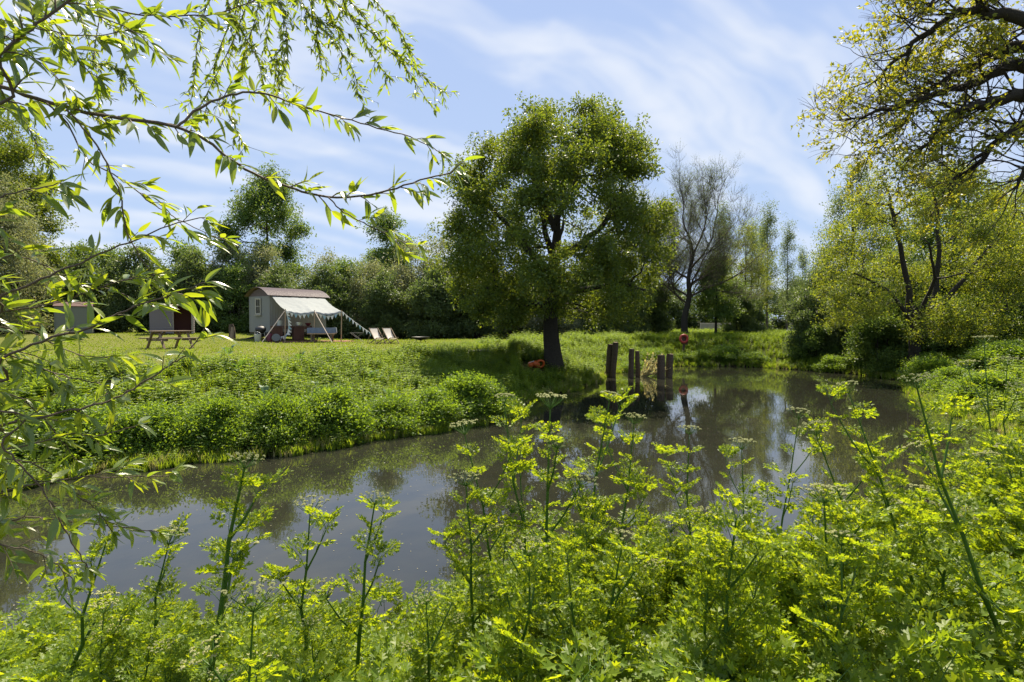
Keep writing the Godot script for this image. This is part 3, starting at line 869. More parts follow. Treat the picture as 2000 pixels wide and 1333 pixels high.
func hut():
	var f := hut_frame()
	var t := thing("shepherds_hut", "grey corrugated shepherd's hut on wheels with a curved brown roof", "hut", f.origin, deg_to_rad(54))
	var L := 3.8
	var W := 2.2
	var y0 := 0.58
	var y1 := 2.70
	# front and back walls of corrugated sheet
	for sg in [1.0, -1.0]:
		var b := MB.new()
		var steps := 38 * 6
		for i in steps:
			var xa := -L / 2 + L * i / steps
			var xb := -L / 2 + L * (i + 1) / steps
			var za: float = sg * (W / 2 + 0.012 * sin(TAU * i / 6.0))
			var zb: float = sg * (W / 2 + 0.012 * sin(TAU * (i + 1) / 6.0))
			b.out_quad(Vector3(xa, y0, za), Vector3(xb, y0, zb), Vector3(xb, y1, zb), Vector3(xa, y1, za), Vector3(0, 0, sg))
		part("wall_sheet", b.done(M.hut_wall), t)
	for sg in [1.0, -1.0]:
		var b := MB.new()
		b.box(Vector3(sg * (L / 2 - 0.02), (y0 + y1) / 2, 0), Vector3(0.05, y1 - y0, W - 0.03))
		for z in [-1, 1]: b.box(Vector3(sg * (L / 2 + 0.005), (y0 + y1) / 2, z * (W / 2 - 0.035)), Vector3(0.03, y1 - y0 - 0.01, 0.07))
		part("end_wall", b.done(M.hut_wall), t)
		b = MB.new()
		# gable filling below the curved roof, its brown painting in the overhang's shade
		for i in 12:
			var a0 := -1.0 + 2.0 * i / 12.0
			var a1 := -1.0 + 2.0 * (i + 1) / 12.0
			b.out_quad(Vector3(sg * (L / 2 - 0.004), y1, a0 * W / 2), Vector3(sg * (L / 2 - 0.004), y1, a1 * W / 2), Vector3(sg * (L / 2 - 0.004), y1 + 0.44 * (1 - a1 * a1), a1 * W / 2), Vector3(sg * (L / 2 - 0.004), y1 + 0.44 * (1 - a0 * a0), a0 * W / 2), Vector3(sg, 0, 0))
		part("gable", b.done(M.hut_roof), t)
	# curved corrugated roof
	var r := MB.new()
	var nx := 54 * 4
	var over := 0.22
	var na := 16
	for side in 2:
		for i in nx:
			for j in na:
				var q := []
				for e in [[0, 0], [1, 0], [1, 1], [0, 1]]:
					var fx: float = float(i + e[0]) / nx
					var fa: float = -1.0 + 2.0 * (j + e[1]) / na
					var lift: float = 0.011 * sin(TAU * (i + e[0]) / 4.0) - side * 0.03
					q.append(Vector3(-L / 2 - over + (L + 2 * over) * fx, y1 + 0.03 + (0.50 * (1 - fa * fa)) + lift, fa * (W / 2 + 0.17)))
				r.out_quad(q[0], q[1], q[2], q[3], Vector3(0, 1 if side == 0 else -1, 0))
	part("roof", r.done(M.hut_roof), t)
	var fl := MB.new()
	fl.box(Vector3(0, y0 - 0.06, 0), Vector3(L - 0.04, 0.12, W - 0.06))
	for z in [-0.6, 0.6]: fl.box(Vector3(0, y0 - 0.2, z), Vector3(L - 0.5, 0.14, 0.09))
	part("chassis", fl.done(M.iron), t)
	for x in [-1.25, 1.25]:
		for z in [-0.86, 0.86]:
			var wh := MB.new()
			wh.torus(Vector3.ZERO, Basis(Vector3.RIGHT, Vector3.UP, Vector3.BACK), 0.27, 0.03, 22, 6)
			for k in 8:
				var a := TAU * k / 8
				wh.bar(Vector3.ZERO, Vector3(cos(a), sin(a), 0) * 0.26, 0.03, 0.02, Vector3.BACK)
			wh.lathe([[0.0, -0.06], [0.06, -0.06], [0.06, 0.06], [0.0, 0.06]], 12, Transform3D(Basis(Vector3.RIGHT, PI / 2), Vector3.ZERO))
			part("wheel", wh.done(M.iron), t, Transform3D(Basis(), Vector3(x, 0.29, z)))
	var db := MB.new()
	db.bar(Vector3(-L / 2 + 0.2, y0 - 0.18, 0.3), Vector3(-L / 2 - 1.25, 0.1, 0), 0.06, 0.06)
	db.bar(Vector3(-L / 2 + 0.2, y0 - 0.18, -0.3), Vector3(-L / 2 - 1.25, 0.1, 0), 0.06, 0.06)
	db.torus(Vector3(-L / 2 - 1.3, 0.1, 0), Basis(Vector3.RIGHT, Vector3.BACK, Vector3.UP), 0.06, 0.015, 14, 6)
	part("drawbar", db.done(M.iron), t)
	# window of four panes in the end wall
	var wx := -L / 2 - 0.05
	var wy := y0 + 1.52
	var wz := -0.05
	var fr := MB.new()
	for s in [-1, 1]:
		fr.box(Vector3(wx, wy, wz + s * 0.25), Vector3(0.05, 0.98, 0.09))
		fr.box(Vector3(wx - 0.003, wy + s * 0.445, wz), Vector3(0.05, 0.09, 0.42))
	fr.box(Vector3(wx + 0.004, wy, wz), Vector3(0.04, 0.80, 0.035))
	fr.box(Vector3(wx + 0.002, wy, wz), Vector3(0.04, 0.035, 0.41))
	var wn := part("window", fr.done(M.hut_trim), t)
	for a in [-1, 1]:
		for c in [-1, 1]:
			var g := MB.new()
			g.box(Vector3(wx + 0.012, wy + a * 0.208, wz + c * 0.111), Vector3(0.012, 0.38, 0.185), Basis(), 0.001)
			part("pane", g.done(M.glass), wn)
	var sl := MB.new()
	sl.box(Vector3(wx - 0.03, wy - 0.52, wz), Vector3(0.12, 0.05, 0.66))
	part("sill", sl.done(M.hut_trim), wn)

func rope_line(a: Vector3, b: Vector3, sag: float, n := 14) -> Array:
	var out := []
	for i in n + 1:
		var f := i / float(n)
		out.append(a.lerp(b, f) - Vector3(0, 4 * sag * f * (1 - f), 0))
	return out

func bunting(label: String, line: Array, flags: int, face: Vector3):
	var base: Vector3 = line[0]
	var t := thing("bunting", label, "bunting", base, 0.0, "bunting round the awning")
	var loc := []
	for p in line: loc.append(p - base)
	var b := MB.new()
	b.tube(loc, taper(loc.size(), 0.008, 0.008), 4)
	part("cord", b.done(M.flag_white), t)
	var m := loc.size() - 1
	for i in flags:
		var f := (i + 0.5) / flags * m
		var k := int(f)
		var p: Vector3 = loc[k].lerp(loc[k + 1], f - k)
		var d: Vector3 = (loc[k + 1] - loc[k]).normalized()
		var hang := (Vector3.DOWN + face * rr(-0.3, 0.3))
		if absf(d.y) > 0.85: hang = (Vector3.DOWN * 0.45 + Vector3(0.9, 0, 0.1))
		hang = hang.normalized()
		var g := MB.new()
		var w := 0.10
		var o: Vector3 = d.cross(hang).normalized() * 0.0015
		var a1 := p - d * w
		var a2 := p + d * w
		var a3 := p + hang * 0.235 + o * rr(-8, 8)
		g.out_tri(a1 + o, a2 + o, a3 + o, o)
		g.out_tri(a1 - o, a2 - o, a3 - o, -o)
		g.quad(a1 - o, a1 + o, a3 + o, a3 - o)
		g.quad(a2 + o, a2 - o, a3 - o, a3 + o)
		part("flag", g.done([M.flag_white, M.flag_white, M.flag_blue][i % 3]), t)

func awning():
	var f := hut_frame()
	var back := []
	for x in [-1.82, 0.0, 1.72]: back.append(f * Vector3(x, 2.66, 1.24))
	var front := [Vector3(-12.505, 3.334, -31.400), Vector3(-11.071, 3.274, -31.900), Vector3(-9.670, 3.297, -32.300)]
	var t := thing("awning", "pale canvas awning sloping from the hut to three wooden poles", "awning", on(front[1].x, -front[1].z))
	var o: Vector3 = t.position
	var nu := 40
	var nv := 18
	var grid := []
	for j in nv + 1:
		for i in nu + 1:
			var u := i / float(nu) * 2.0
			var k := mini(1, int(u))
			var e := u - k
			var v := j / float(nv)
			var a: Vector3 = back[k].lerp(back[k + 1], e)
			var b: Vector3 = front[k].lerp(front[k + 1], e) - Vector3(0, 0.10 * sin(PI * e), 0)
			var p := a.lerp(b, v)
			p.y -= 0.10 * sin(PI * v) + 0.03 * sin(PI * e) * v
			p.y += 0.022 * sin(e * 26.0 + v * 3.0) * pow(v, 2.0) * (1.0 - 0.5 * sin(PI * e)) + wob.get_noise_2d(i * 0.6, j * 0.9) * 0.035
			grid.append(p - o)
	# hanging front valance
	for i in nu + 1:
		var p: Vector3 = grid[nv * (nu + 1) + i]
		grid.append(p + Vector3(0.01, -0.10 - 0.02 * sin(i * 1.3), 0.0))
	var b := MB.new()
	for i in grid.size():
		var c := i % (nu + 1)
		var r := i / (nu + 1)
		b.v.append(grid[i])
		var du: Vector3 = grid[r * (nu + 1) + mini(nu, c + 1)] - grid[r * (nu + 1) + maxi(0, c - 1)]
		var dv: Vector3 = grid[mini(nv + 1, r + 1) * (nu + 1) + c] - grid[maxi(0, r - 1) * (nu + 1) + c]
		b.n.append(dv.cross(du).normalized())
	for r in nv + 1:
		for c in nu:
			var p := r * (nu + 1) + c
			for k in [p, p + 1, p + nu + 1, p + 1, p + nu + 2, p + nu + 1]: b.ix.append(k)
	part("canopy", b.done(M.canvas), t)
	for p in front:
		var m := MB.new()
		var foot := Vector3(p.x - 0.05, ground(p.x, p.z) - 0.1, p.z)
		m.tube([foot - o, p - o + Vector3(0, 0.06, 0)], [0.03, 0.026], 8)
		part("pole", m.done(M.pole_wood), t)
	var guys := [[front[0], Vector3(-13.330, 1.349, -30.200)], [front[1], Vector3(-9.798, 1.707, -31.000)], [front[0], f * Vector3(-1.9, 2.6, 1.2)]]
	for q in guys.slice(0, 2):
		var m := MB.new()
		var e: Vector3 = q[1]
		e.y = ground(e.x, e.z) - 0.02
		m.tube([q[0] - o, e - o], [0.022, 0.022], 6)
		part("guy_rope", m.done(M.rope), t)
	# bunting
	var l1 := rope_line(front[0], front[1], 0.22, 12)
	bunting("bunting sagging along the awning front between its first two poles", l1, 7, Vector3.BACK)
	bunting("bunting sagging along the awning front to the far right pole", rope_line(front[1], front[2], 0.28, 12), 7, Vector3.BACK)
	bunting("bunting running down from the awning's right pole towards the deckchairs", rope_line(front[2], Vector3(-7.794, 2.031, -31.600), 0.05, 12), 9, Vector3.BACK)
	var hang := curve([front[0], Vector3(-12.397, 2.939, -31.400), Vector3(-12.346, 2.515, -31.400), Vector3(-12.408, 2.092, -31.400), Vector3(-12.636, 1.894, -31.400), Vector3(-13.061, 1.809, -31.400)], 4)
	bunting("bunting hanging straight down beside the awning's left pole", hang, 12, Vector3.BACK)

func kitchen():
	var f := hut_frame()
	# brick paving under the awning
	var pv := thing("brick_paving", "red brick paving under the awning", "paving", on(-11.4, 32.6))
	pv.set_meta("kind", "structure")
	pv.rotation.y = deg_to_rad(20)
	var bm := [MB.new(), MB.new(), MB.new()]
	for i in 20:
		for j in 22:
			bm[rng.randi() % 3].box(Vector3(-2.2 + i * 0.22 + (0.11 if j % 2 else 0.0), 0.012 + rr(0, 0.006), -1.2 + j * 0.112), Vector3(0.212, 0.05, 0.104), Basis(), 0.004)
	for k in 3:
		var q := part("bricks", bm[k].done(M.brick[k]), pv)
		q.set_meta("kind", "stuff")
	var turn := deg_to_rad(30)
	# wooden counter
	var at := Vector3(-12.577, 1.433, -32.400)
	at.y = ground(at.x, at.z) + 0.03
	var c := thing("kitchen_counter", "dark red wooden kitchen counter under the awning", "counter", at, turn)
	var b := MB.new()
	b.box(Vector3(0, 0.86, 0), Vector3(2.15, 0.05, 0.62))
	part("worktop", b.done(M.red_wood), c)
	for x in [-0.78, 0.36]:
		var q := MB.new()
		for k in 5: q.box(Vector3(x + (k - 2) * 0.112, 0.43, 0.27), Vector3(0.108, 0.76, 0.03))
		q.box(Vector3(x, 0.44, -0.26), Vector3(0.56, 0.76, 0.03))
		for s in [-1, 1]: q.box(Vector3(x + s * 0.275, 0.44, 0), Vector3(0.03, 0.76, 0.5))
		part("cupboard", q.done(M.red_wood), c)
	for x in [-0.21, 0.85]:
		var q := MB.new()
		q.box(Vector3(x, 0.76, 0.28), Vector3(0.5, 0.12, 0.03))
		part("rail", q.done(M.red_wood), c)
	for x in [-1.03, 1.03]:
		var q := MB.new()
		q.box(Vector3(x, 0.42, 0.24), Vector3(0.07, 0.84, 0.07))
		part("leg", q.done(M.red_wood), c)
	var top: Transform3D = c.transform
	var pots := [["pan", "white enamel jug on the counter's left end", Vector3(-0.62, 0.885, 0.02), M.enamel, 0.13, 0.30], ["cooking_pot", "steel cooking pot on the counter behind the hanging bunting", Vector3(0.42, 0.885, 0.02), M.steel, 0.16, 0.19]]
	for q in pots:
		var p := thing(q[0], q[1], "pot", top * (q[2] as Vector3), turn)
		var m := MB.new()
		var r: float = q[4]
		var h: float = q[5]
		m.lathe([[0, 0], [r * 0.9, 0], [r, 0.02], [r, h], [r * 1.05, h + 0.01], [r * 0.95, h + 0.008], [r * 0.94, 0.03], [0, 0.025]], 20)
		part("body", m.done(q[3]), p)
		for s in [-1, 1]:
			var hd := MB.new()
			hd.torus(Vector3(s * r * 1.05, h * 0.75, 0), Basis(Vector3.BACK, Vector3.RIGHT, Vector3.UP), 0.035, 0.008, 12, 5)
			part("handle", hd.done(q[3]), p)
	var rc := thing("red_bowl", "dark red bowl on the counter's right end", "bowl", top * Vector3(0.92, 0.885, 0.0), 0.0)
	var m2 := MB.new()
	m2.lathe([[0, 0], [0.08, 0], [0.14, 0.08], [0.17, 0.16], [0.16, 0.16], [0.12, 0.08], [0, 0.02]], 18)
	part("body", m2.done(M.red), rc)
	var ri := MB.new()
	ri.torus(Vector3(0, 0.16, 0), Basis(Vector3.RIGHT, Vector3.BACK, Vector3.UP), 0.165, 0.01, 18, 6)
	part("rim", ri.done(M.red), rc)
	# dining table under a cloth
	var ta := Vector3(-10.693, 1.390, -32.000)
	ta.y = ground(ta.x, ta.z) + 0.03
	var tb := picnic("dining_table", "wooden picnic table under a blue grey cloth beneath the awning", ta, deg_to_rad(14), 1.45)
	var cl := thing("tablecloth", "blue grey cloth draped over the table under the awning", "tablecloth", ta, deg_to_rad(14))
	var g := MB.new()
	g.box(Vector3(0, 0.775, 0), Vector3(1.52, 0.012, 0.78), Basis(), 0.004)
	part("top_sheet", g.done(M.cloth), cl)
	for s in [-1.0, 1.0]:
		var dr := MB.new()
		for i in 24:
			var q := []
			for e in [0, 1]:
				var x: float = -0.76 + 1.52 * (i + e) / 24.0
				for y in [0.0, 1.0]:
					q.append(Vector3(x, 0.779 - 0.30 * y, s * (0.392 + 0.02 * y + 0.018 * y * sin((i + e) * 1.4))))
			dr.out_quad(q[0], q[2], q[3], q[1], Vector3(0, 0, s))
		part("drape", dr.done(M.cloth), cl)
		var de := MB.new()
		for i in 12:
			var q := []
			for e in [0, 1]:
				var z: float = -0.39 + 0.78 * (i + e) / 12.0
				for y in [0.0, 1.0]:
					q.append(Vector3(s * (0.762 + 0.02 * y + 0.015 * y * sin((i + e) * 1.7)), 0.779 - 0.28 * y, z))
			de.out_quad(q[0], q[2], q[3], q[1], Vector3(s, 0, 0))
		part("drape", de.done(M.cloth), cl)
	# kettle barbecue, churn, bucket, tub beside the hut
	var ba := Vector3(-14.062, 1.541, -31.800)
	ba.y = ground(ba.x, ba.z)
	var k := thing("kettle_barbecue", "black kettle barbecue beside the hut's window end", "barbecue", ba)
	var kb := MB.new()
	kb.lathe([[0.0, 0.42], [0.16, 0.46], [0.26, 0.56], [0.29, 0.66]], 20)
	part("bowl", kb.done(M.iron), k)
	var kl := MB.new()
	kl.lathe([[0.295, 0.665], [0.27, 0.76], [0.17, 0.84], [0.0, 0.87]], 20)
	kl.tube([Vector3(-0.06, 0.86, 0), Vector3(-0.04, 0.91, 0), Vector3(0.04, 0.91, 0), Vector3(0.06, 0.86, 0)], [0.012, 0.012, 0.012, 0.012], 6)
	part("lid", kl.done(M.iron), k)
	for i in 3:
		var a := TAU * i / 3
		var lg := MB.new()
		lg.tube([Vector3(cos(a) * 0.2, 0.5, sin(a) * 0.2), Vector3(cos(a) * 0.3, 0, sin(a) * 0.3)], [0.014, 0.014], 6)
		part("leg", lg.done(M.steel), k)
	var bu := Vector3(-13.966, 1.477, -31.200)
	bu.y = ground(bu.x, bu.z)
	var bk := thing("bucket", "pale metal bucket left of the black barbecue", "bucket", bu)
	var bb := MB.new()
	bb.lathe([[0, 0], [0.15, 0], [0.19, 0.42], [0.2, 0.43], [0.18, 0.42], [0.145, 0.02], [0, 0.02]], 18)
	part("body", bb.done(M.enamel), bk)
	var bh := MB.new()
	bh.tube([Vector3(-0.19, 0.41, 0), Vector3(-0.14, 0.52, 0.05), Vector3(0, 0.57, 0.07), Vector3(0.14, 0.52, 0.05), Vector3(0.19, 0.41, 0)], taper(5, 0.007, 0.007), 5)
	part("handle", bh.done(M.steel), bk)
	var gb := Vector3(-13.490, 1.462, -31.600)
	gb.y = ground(gb.x, gb.z)
	var gs := thing("gas_bottle", "dark red gas bottle between barbecue and zinc tub", "gas bottle", gb)
	var gm := MB.new()
	gm.lathe([[0, 0], [0.15, 0.0], [0.155, 0.05], [0.155, 0.36], [0.12, 0.45], [0.04, 0.48], [0, 0.48]], 18)
	part("body", gm.done(M.red), gs)
	var gc := MB.new()
	gc.torus(Vector3(0, 0.53, 0), Basis(Vector3.RIGHT, Vector3.BACK, Vector3.UP), 0.09, 0.014, 16, 6)
	gc.tube([Vector3(0, 0.47, 0), Vector3(0, 0.56, 0)], [0.025, 0.02], 8)
	part("valve_collar", gc.done(M.iron), gs)
	var tu := Vector3(-12.871, 1.484, -31.000)
	tu.y = ground(tu.x, tu.z)
	var tt := thing("zinc_tub", "round zinc tub propped on edge beside the counter", "tub", tu, deg_to_rad(25))
	var tm := MB.new()
	var lie := Transform3D(Basis(Vector3.RIGHT, deg_to_rad(76)), Vector3(0, 0.235, -0.1))
	tm.lathe([[0, 0.16], [0.20, 0.16], [0.215, 0.15], [0.235, 0.0], [0.245, -0.005], [0.225, 0.0], [0.2, 0.14], [0, 0.145]], 24, lie)
	part("body", tm.done(M.zinc), tt)
	var tr := MB.new()
	tr.torus(lie * Vector3(0, 0.0, 0), lie.basis * Basis(Vector3.RIGHT, Vector3.BACK, Vector3.UP), 0.238, 0.009, 24, 6)
	part("rim", tr.done(M.zinc), tt)

func picnic(called: String, label: String, at: Vector3, turn: float, ln: float) -> Node3D:
	var t := thing(called, label, "picnic table", at, turn)
	for i in 5:
		var b := MB.new()
		b.box(Vector3(0, 0.74, (i - 2) * 0.145), Vector3(ln, 0.045, 0.135))
		part("top_plank", b.done(M.table_wood), t)
	for s in [-1, 1]:
		for i in 2:
			var b := MB.new()
			b.box(Vector3(0, 0.44, s * (0.66 + i * 0.135)), Vector3(ln, 0.045, 0.125))
			part("bench_plank", b.done(M.table_wood), t)
	for x in [-ln * 0.36, ln * 0.36]:
		for s in [-1, 1]:
			var b := MB.new()
			b.bar(Vector3(x, 0.715, s * 0.22), Vector3(x, 0.0, s * 0.62), 0.05, 0.1, Vector3.RIGHT)
			part("leg", b.done(M.table_wood), t)
		var c := MB.new()
		c.box(Vector3(x + 0.052, 0.37, 0), Vector3(0.045, 0.09, 1.5))
		c.box(Vector3(x + 0.052, 0.685, 0), Vector3(0.045, 0.07, 0.66))
		part("cross_beam", c.done(M.table_wood), t)
		var d := MB.new()
		d.bar(Vector3(x * 0.97, 0.36, 0), Vector3(x * 0.35, 0.71, 0), 0.05, 0.07)
		part("brace", d.done(M.table_wood), t)
	return t

func picnic_tables():
	picnic("picnic_table", "weathered wooden picnic table on the lawn in front of the open shed", on(-14.8, 24.6), deg_to_rad(62), 1.7)

func boards(b: MB, x0: float, x1: float, y0: float, y1: float, z: float, out: Vector3, bs: Basis):
	# lapped boards, each tilted outwards at its foot
	var n := int((y1 - y0) / 0.135)
	for i in n:
		var ya := y0 + (y1 - y0) * i / n
		var yb := y0 + (y1 - y0) * (i + 1) / n
		var p := [bs * Vector3(x0, ya, z + 0.022), bs * Vector3(x1, ya, z + 0.022), bs * Vector3(x1, yb, z + 0.004), bs * Vector3(x0, yb, z + 0.004)]
		b.out_quad(p[0], p[1], p[2], p[3], out)
		b.out_quad(bs * Vector3(x0, ya, z), bs * Vector3(x1, ya, z), p[1], p[0], Vector3.DOWN)

func sheds():
	# closed shed
	var t := thing("garden_shed", "sage green boarded shed with a red brown felt roof", "shed", on(-28.15, 36.6) + Vector3(0, 0.02, 0), deg_to_rad(33))
	var w := 1.86
	var d := 1.5
	var h := 1.72
	for k in 4:
		var b := MB.new()
		var bs := Basis(Vector3.UP, k * PI / 2)
		var half := (w if k % 2 == 0 else d) / 2
		boards(b, -half, half, 0.05, h, (d if k % 2 == 0 else w) / 2, bs * Vector3.BACK, bs)
		b.box(bs * Vector3(0, 0.03, (d if k % 2 == 0 else w) / 2 - 0.04), Vector3(half * 2 - 0.02, 0.06, 0.06) if k % 2 == 0 else Vector3(0.06, 0.06, half * 2 - 0.02))
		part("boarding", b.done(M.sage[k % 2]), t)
	for sx in [-1, 1]:
		for sz in [-1, 1]:
			var b := MB.new()
			b.box(Vector3(sx * w / 2, h / 2, sz * d / 2), Vector3(0.06, h, 0.06))
			part("corner_post", b.done(M.sage[1]), t)
	var r := MB.new()
	var s := atan2(0.30, d / 2 + 0.08)
	for sg in [-1, 1]:
		r.box(Vector3(0, h + 0.15, sg * (d / 4 + 0.02)), Vector3(w + 0.16, 0.035, (d / 2 + 0.12) / cos(s)), Basis(Vector3.RIGHT, sg * s))
	part("roof", r.done(M.shed_roof), t)
	var gb := MB.new()
	for sx in [-1, 1]:
		var x: float = sx * (w / 2 - 0.01)
		gb.out_tri(Vector3(x, h - 0.02, -d / 2), Vector3(x, h - 0.02, d / 2), Vector3(x, h + 0.27, 0), Vector3(sx, 0, 0))
	part("gable", gb.done(M.sage[0]), t)
	# open shed
	var o := thing("open_shed", "pale boarded shed with a flat roof and wide open dark doorway", "shed", on(-21.6, 36.2) + Vector3(0, 0.02, 0), deg_to_rad(27))
	w = 2.35
	d = 1.6
	h = 1.76
	var f := MB.new()
	boards(f, -w / 2, 0.05, 0.05, h, d / 2, Vector3.BACK, Basis())
	f.box(Vector3(-w / 4 + 0.02, h / 2, d / 2 - 0.03), Vector3(w / 2 + 0.02, h - 0.02, 0.03))
	part("front_boarding", f.done(M.lilac[0]), o)
	for k in [1, 2, 3]:
		var b := MB.new()
		var bs := Basis(Vector3.UP, k * PI / 2)
		var half := (w if k % 2 == 0 else d) / 2
		var z := (d if k % 2 == 0 else w) / 2
		boards(b, -half, half, 0.05, h, z, bs * Vector3.BACK, bs)
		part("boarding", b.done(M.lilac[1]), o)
		var i := MB.new()
		i.box(bs * Vector3(0, h / 2, z - 0.035), Vector3(half * 2 - 0.08, h - 0.02, 0.03) if k % 2 == 0 else Vector3(0.03, h - 0.02, half * 2 - 0.08))
		part("inner_lining", i.done(M.dark_inside), o)
	var fl := MB.new()
	fl.box(Vector3(0, 0.03, 0), Vector3(w - 0.12, 0.06, d - 0.12))
	part("floor", fl.done(M.dark_inside), o)
	var fr := MB.new()
	fr.box(Vector3(w / 2 - 0.05, h / 2, d / 2 + 0.01), Vector3(0.11, h, 0.06))
	fr.box(Vector3(0.08, h / 2, d / 2 + 0.012), Vector3(0.06, h, 0.05))
	part("door_frame", fr.done(M.cream), o)
	var rf := MB.new()
	rf.box(Vector3(0, h + 0.05, 0.06), Vector3(w + 0.16, 0.07, d + 0.3), Basis(Vector3.RIGHT, deg_to_rad(2.5)))
	part("roof", rf.done(M.cream), o)

func deckchairs():
	for i in 2:
		var t := thing("deckchair", ["striped canvas deckchair on the lawn, nearer the hut", "striped canvas deckchair on the lawn, farther from the hut"][i], "deckchair", on(-7.05 + i * 0.66, 29.6 + i * 0.15), deg_to_rad(38), "pair of deckchairs")
		t.scale = Vector3.ONE * 0.88
		var w := 0.56
		for s in [-1, 1]:
			var b := MB.new()
			b.bar(Vector3(s * w / 2, 0.03, 0.62), Vector3(s * w / 2, 0.92, -0.46), 0.03, 0.05)
			part("back_rail", b.done(M.table_wood), t)
			var c := MB.new()
			c.bar(Vector3(s * (w / 2 - 0.04), 0.03, -0.42), Vector3(s * (w / 2 - 0.04), 0.36, 0.55), 0.03, 0.05)
			part("seat_rail", c.done(M.table_wood), t)
			var e := MB.new()
			e.bar(Vector3(s * (w / 2 + 0.035), 0.02, -0.62), Vector3(s * (w / 2 + 0.035), 0.66, -0.16), 0.025, 0.04)
			part("prop", e.done(M.table_wood), t)
		for q in [[0.91, -0.45], [0.36, 0.56], [0.04, -0.61], [0.05, 0.6]]:
			var b := MB.new()
			b.bar(Vector3(-w / 2, q[0], q[1]), Vector3(w / 2, q[0], q[1]), 0.035, 0.035)
			part("cross_bar", b.done(M.table_wood), t)
		var path := curve([Vector3(0, 0.92, -0.44), Vector3(0, 0.62, -0.22), Vector3(0, 0.34, 0.06), Vector3(0, 0.26, 0.28), Vector3(0, 0.36, 0.57)], 4)
		var m := [MB.new(), MB.new()]
		for k in 7:
			var x0 := -0.23 + k * 0.46 / 7
			var x1 := x0 + 0.46 / 7
			for j in path.size() - 1:
				var sag0 := 0.0
				m[k % 2].out_quad(path[j] + Vector3(x0, sag0, 0), path[j] + Vector3(x1, sag0, 0), path[j + 1] + Vector3(x1, sag0, 0), path[j + 1] + Vector3(x0, sag0, 0), Vector3(0, 1, 0.6))
		var am := ArrayMesh.new()
		m[0].into(am, M.deck_canvas)
		m[1].into(am, M.deck_canvas if true else M.deck_stripe)
		part("canvas_sling", am, t)

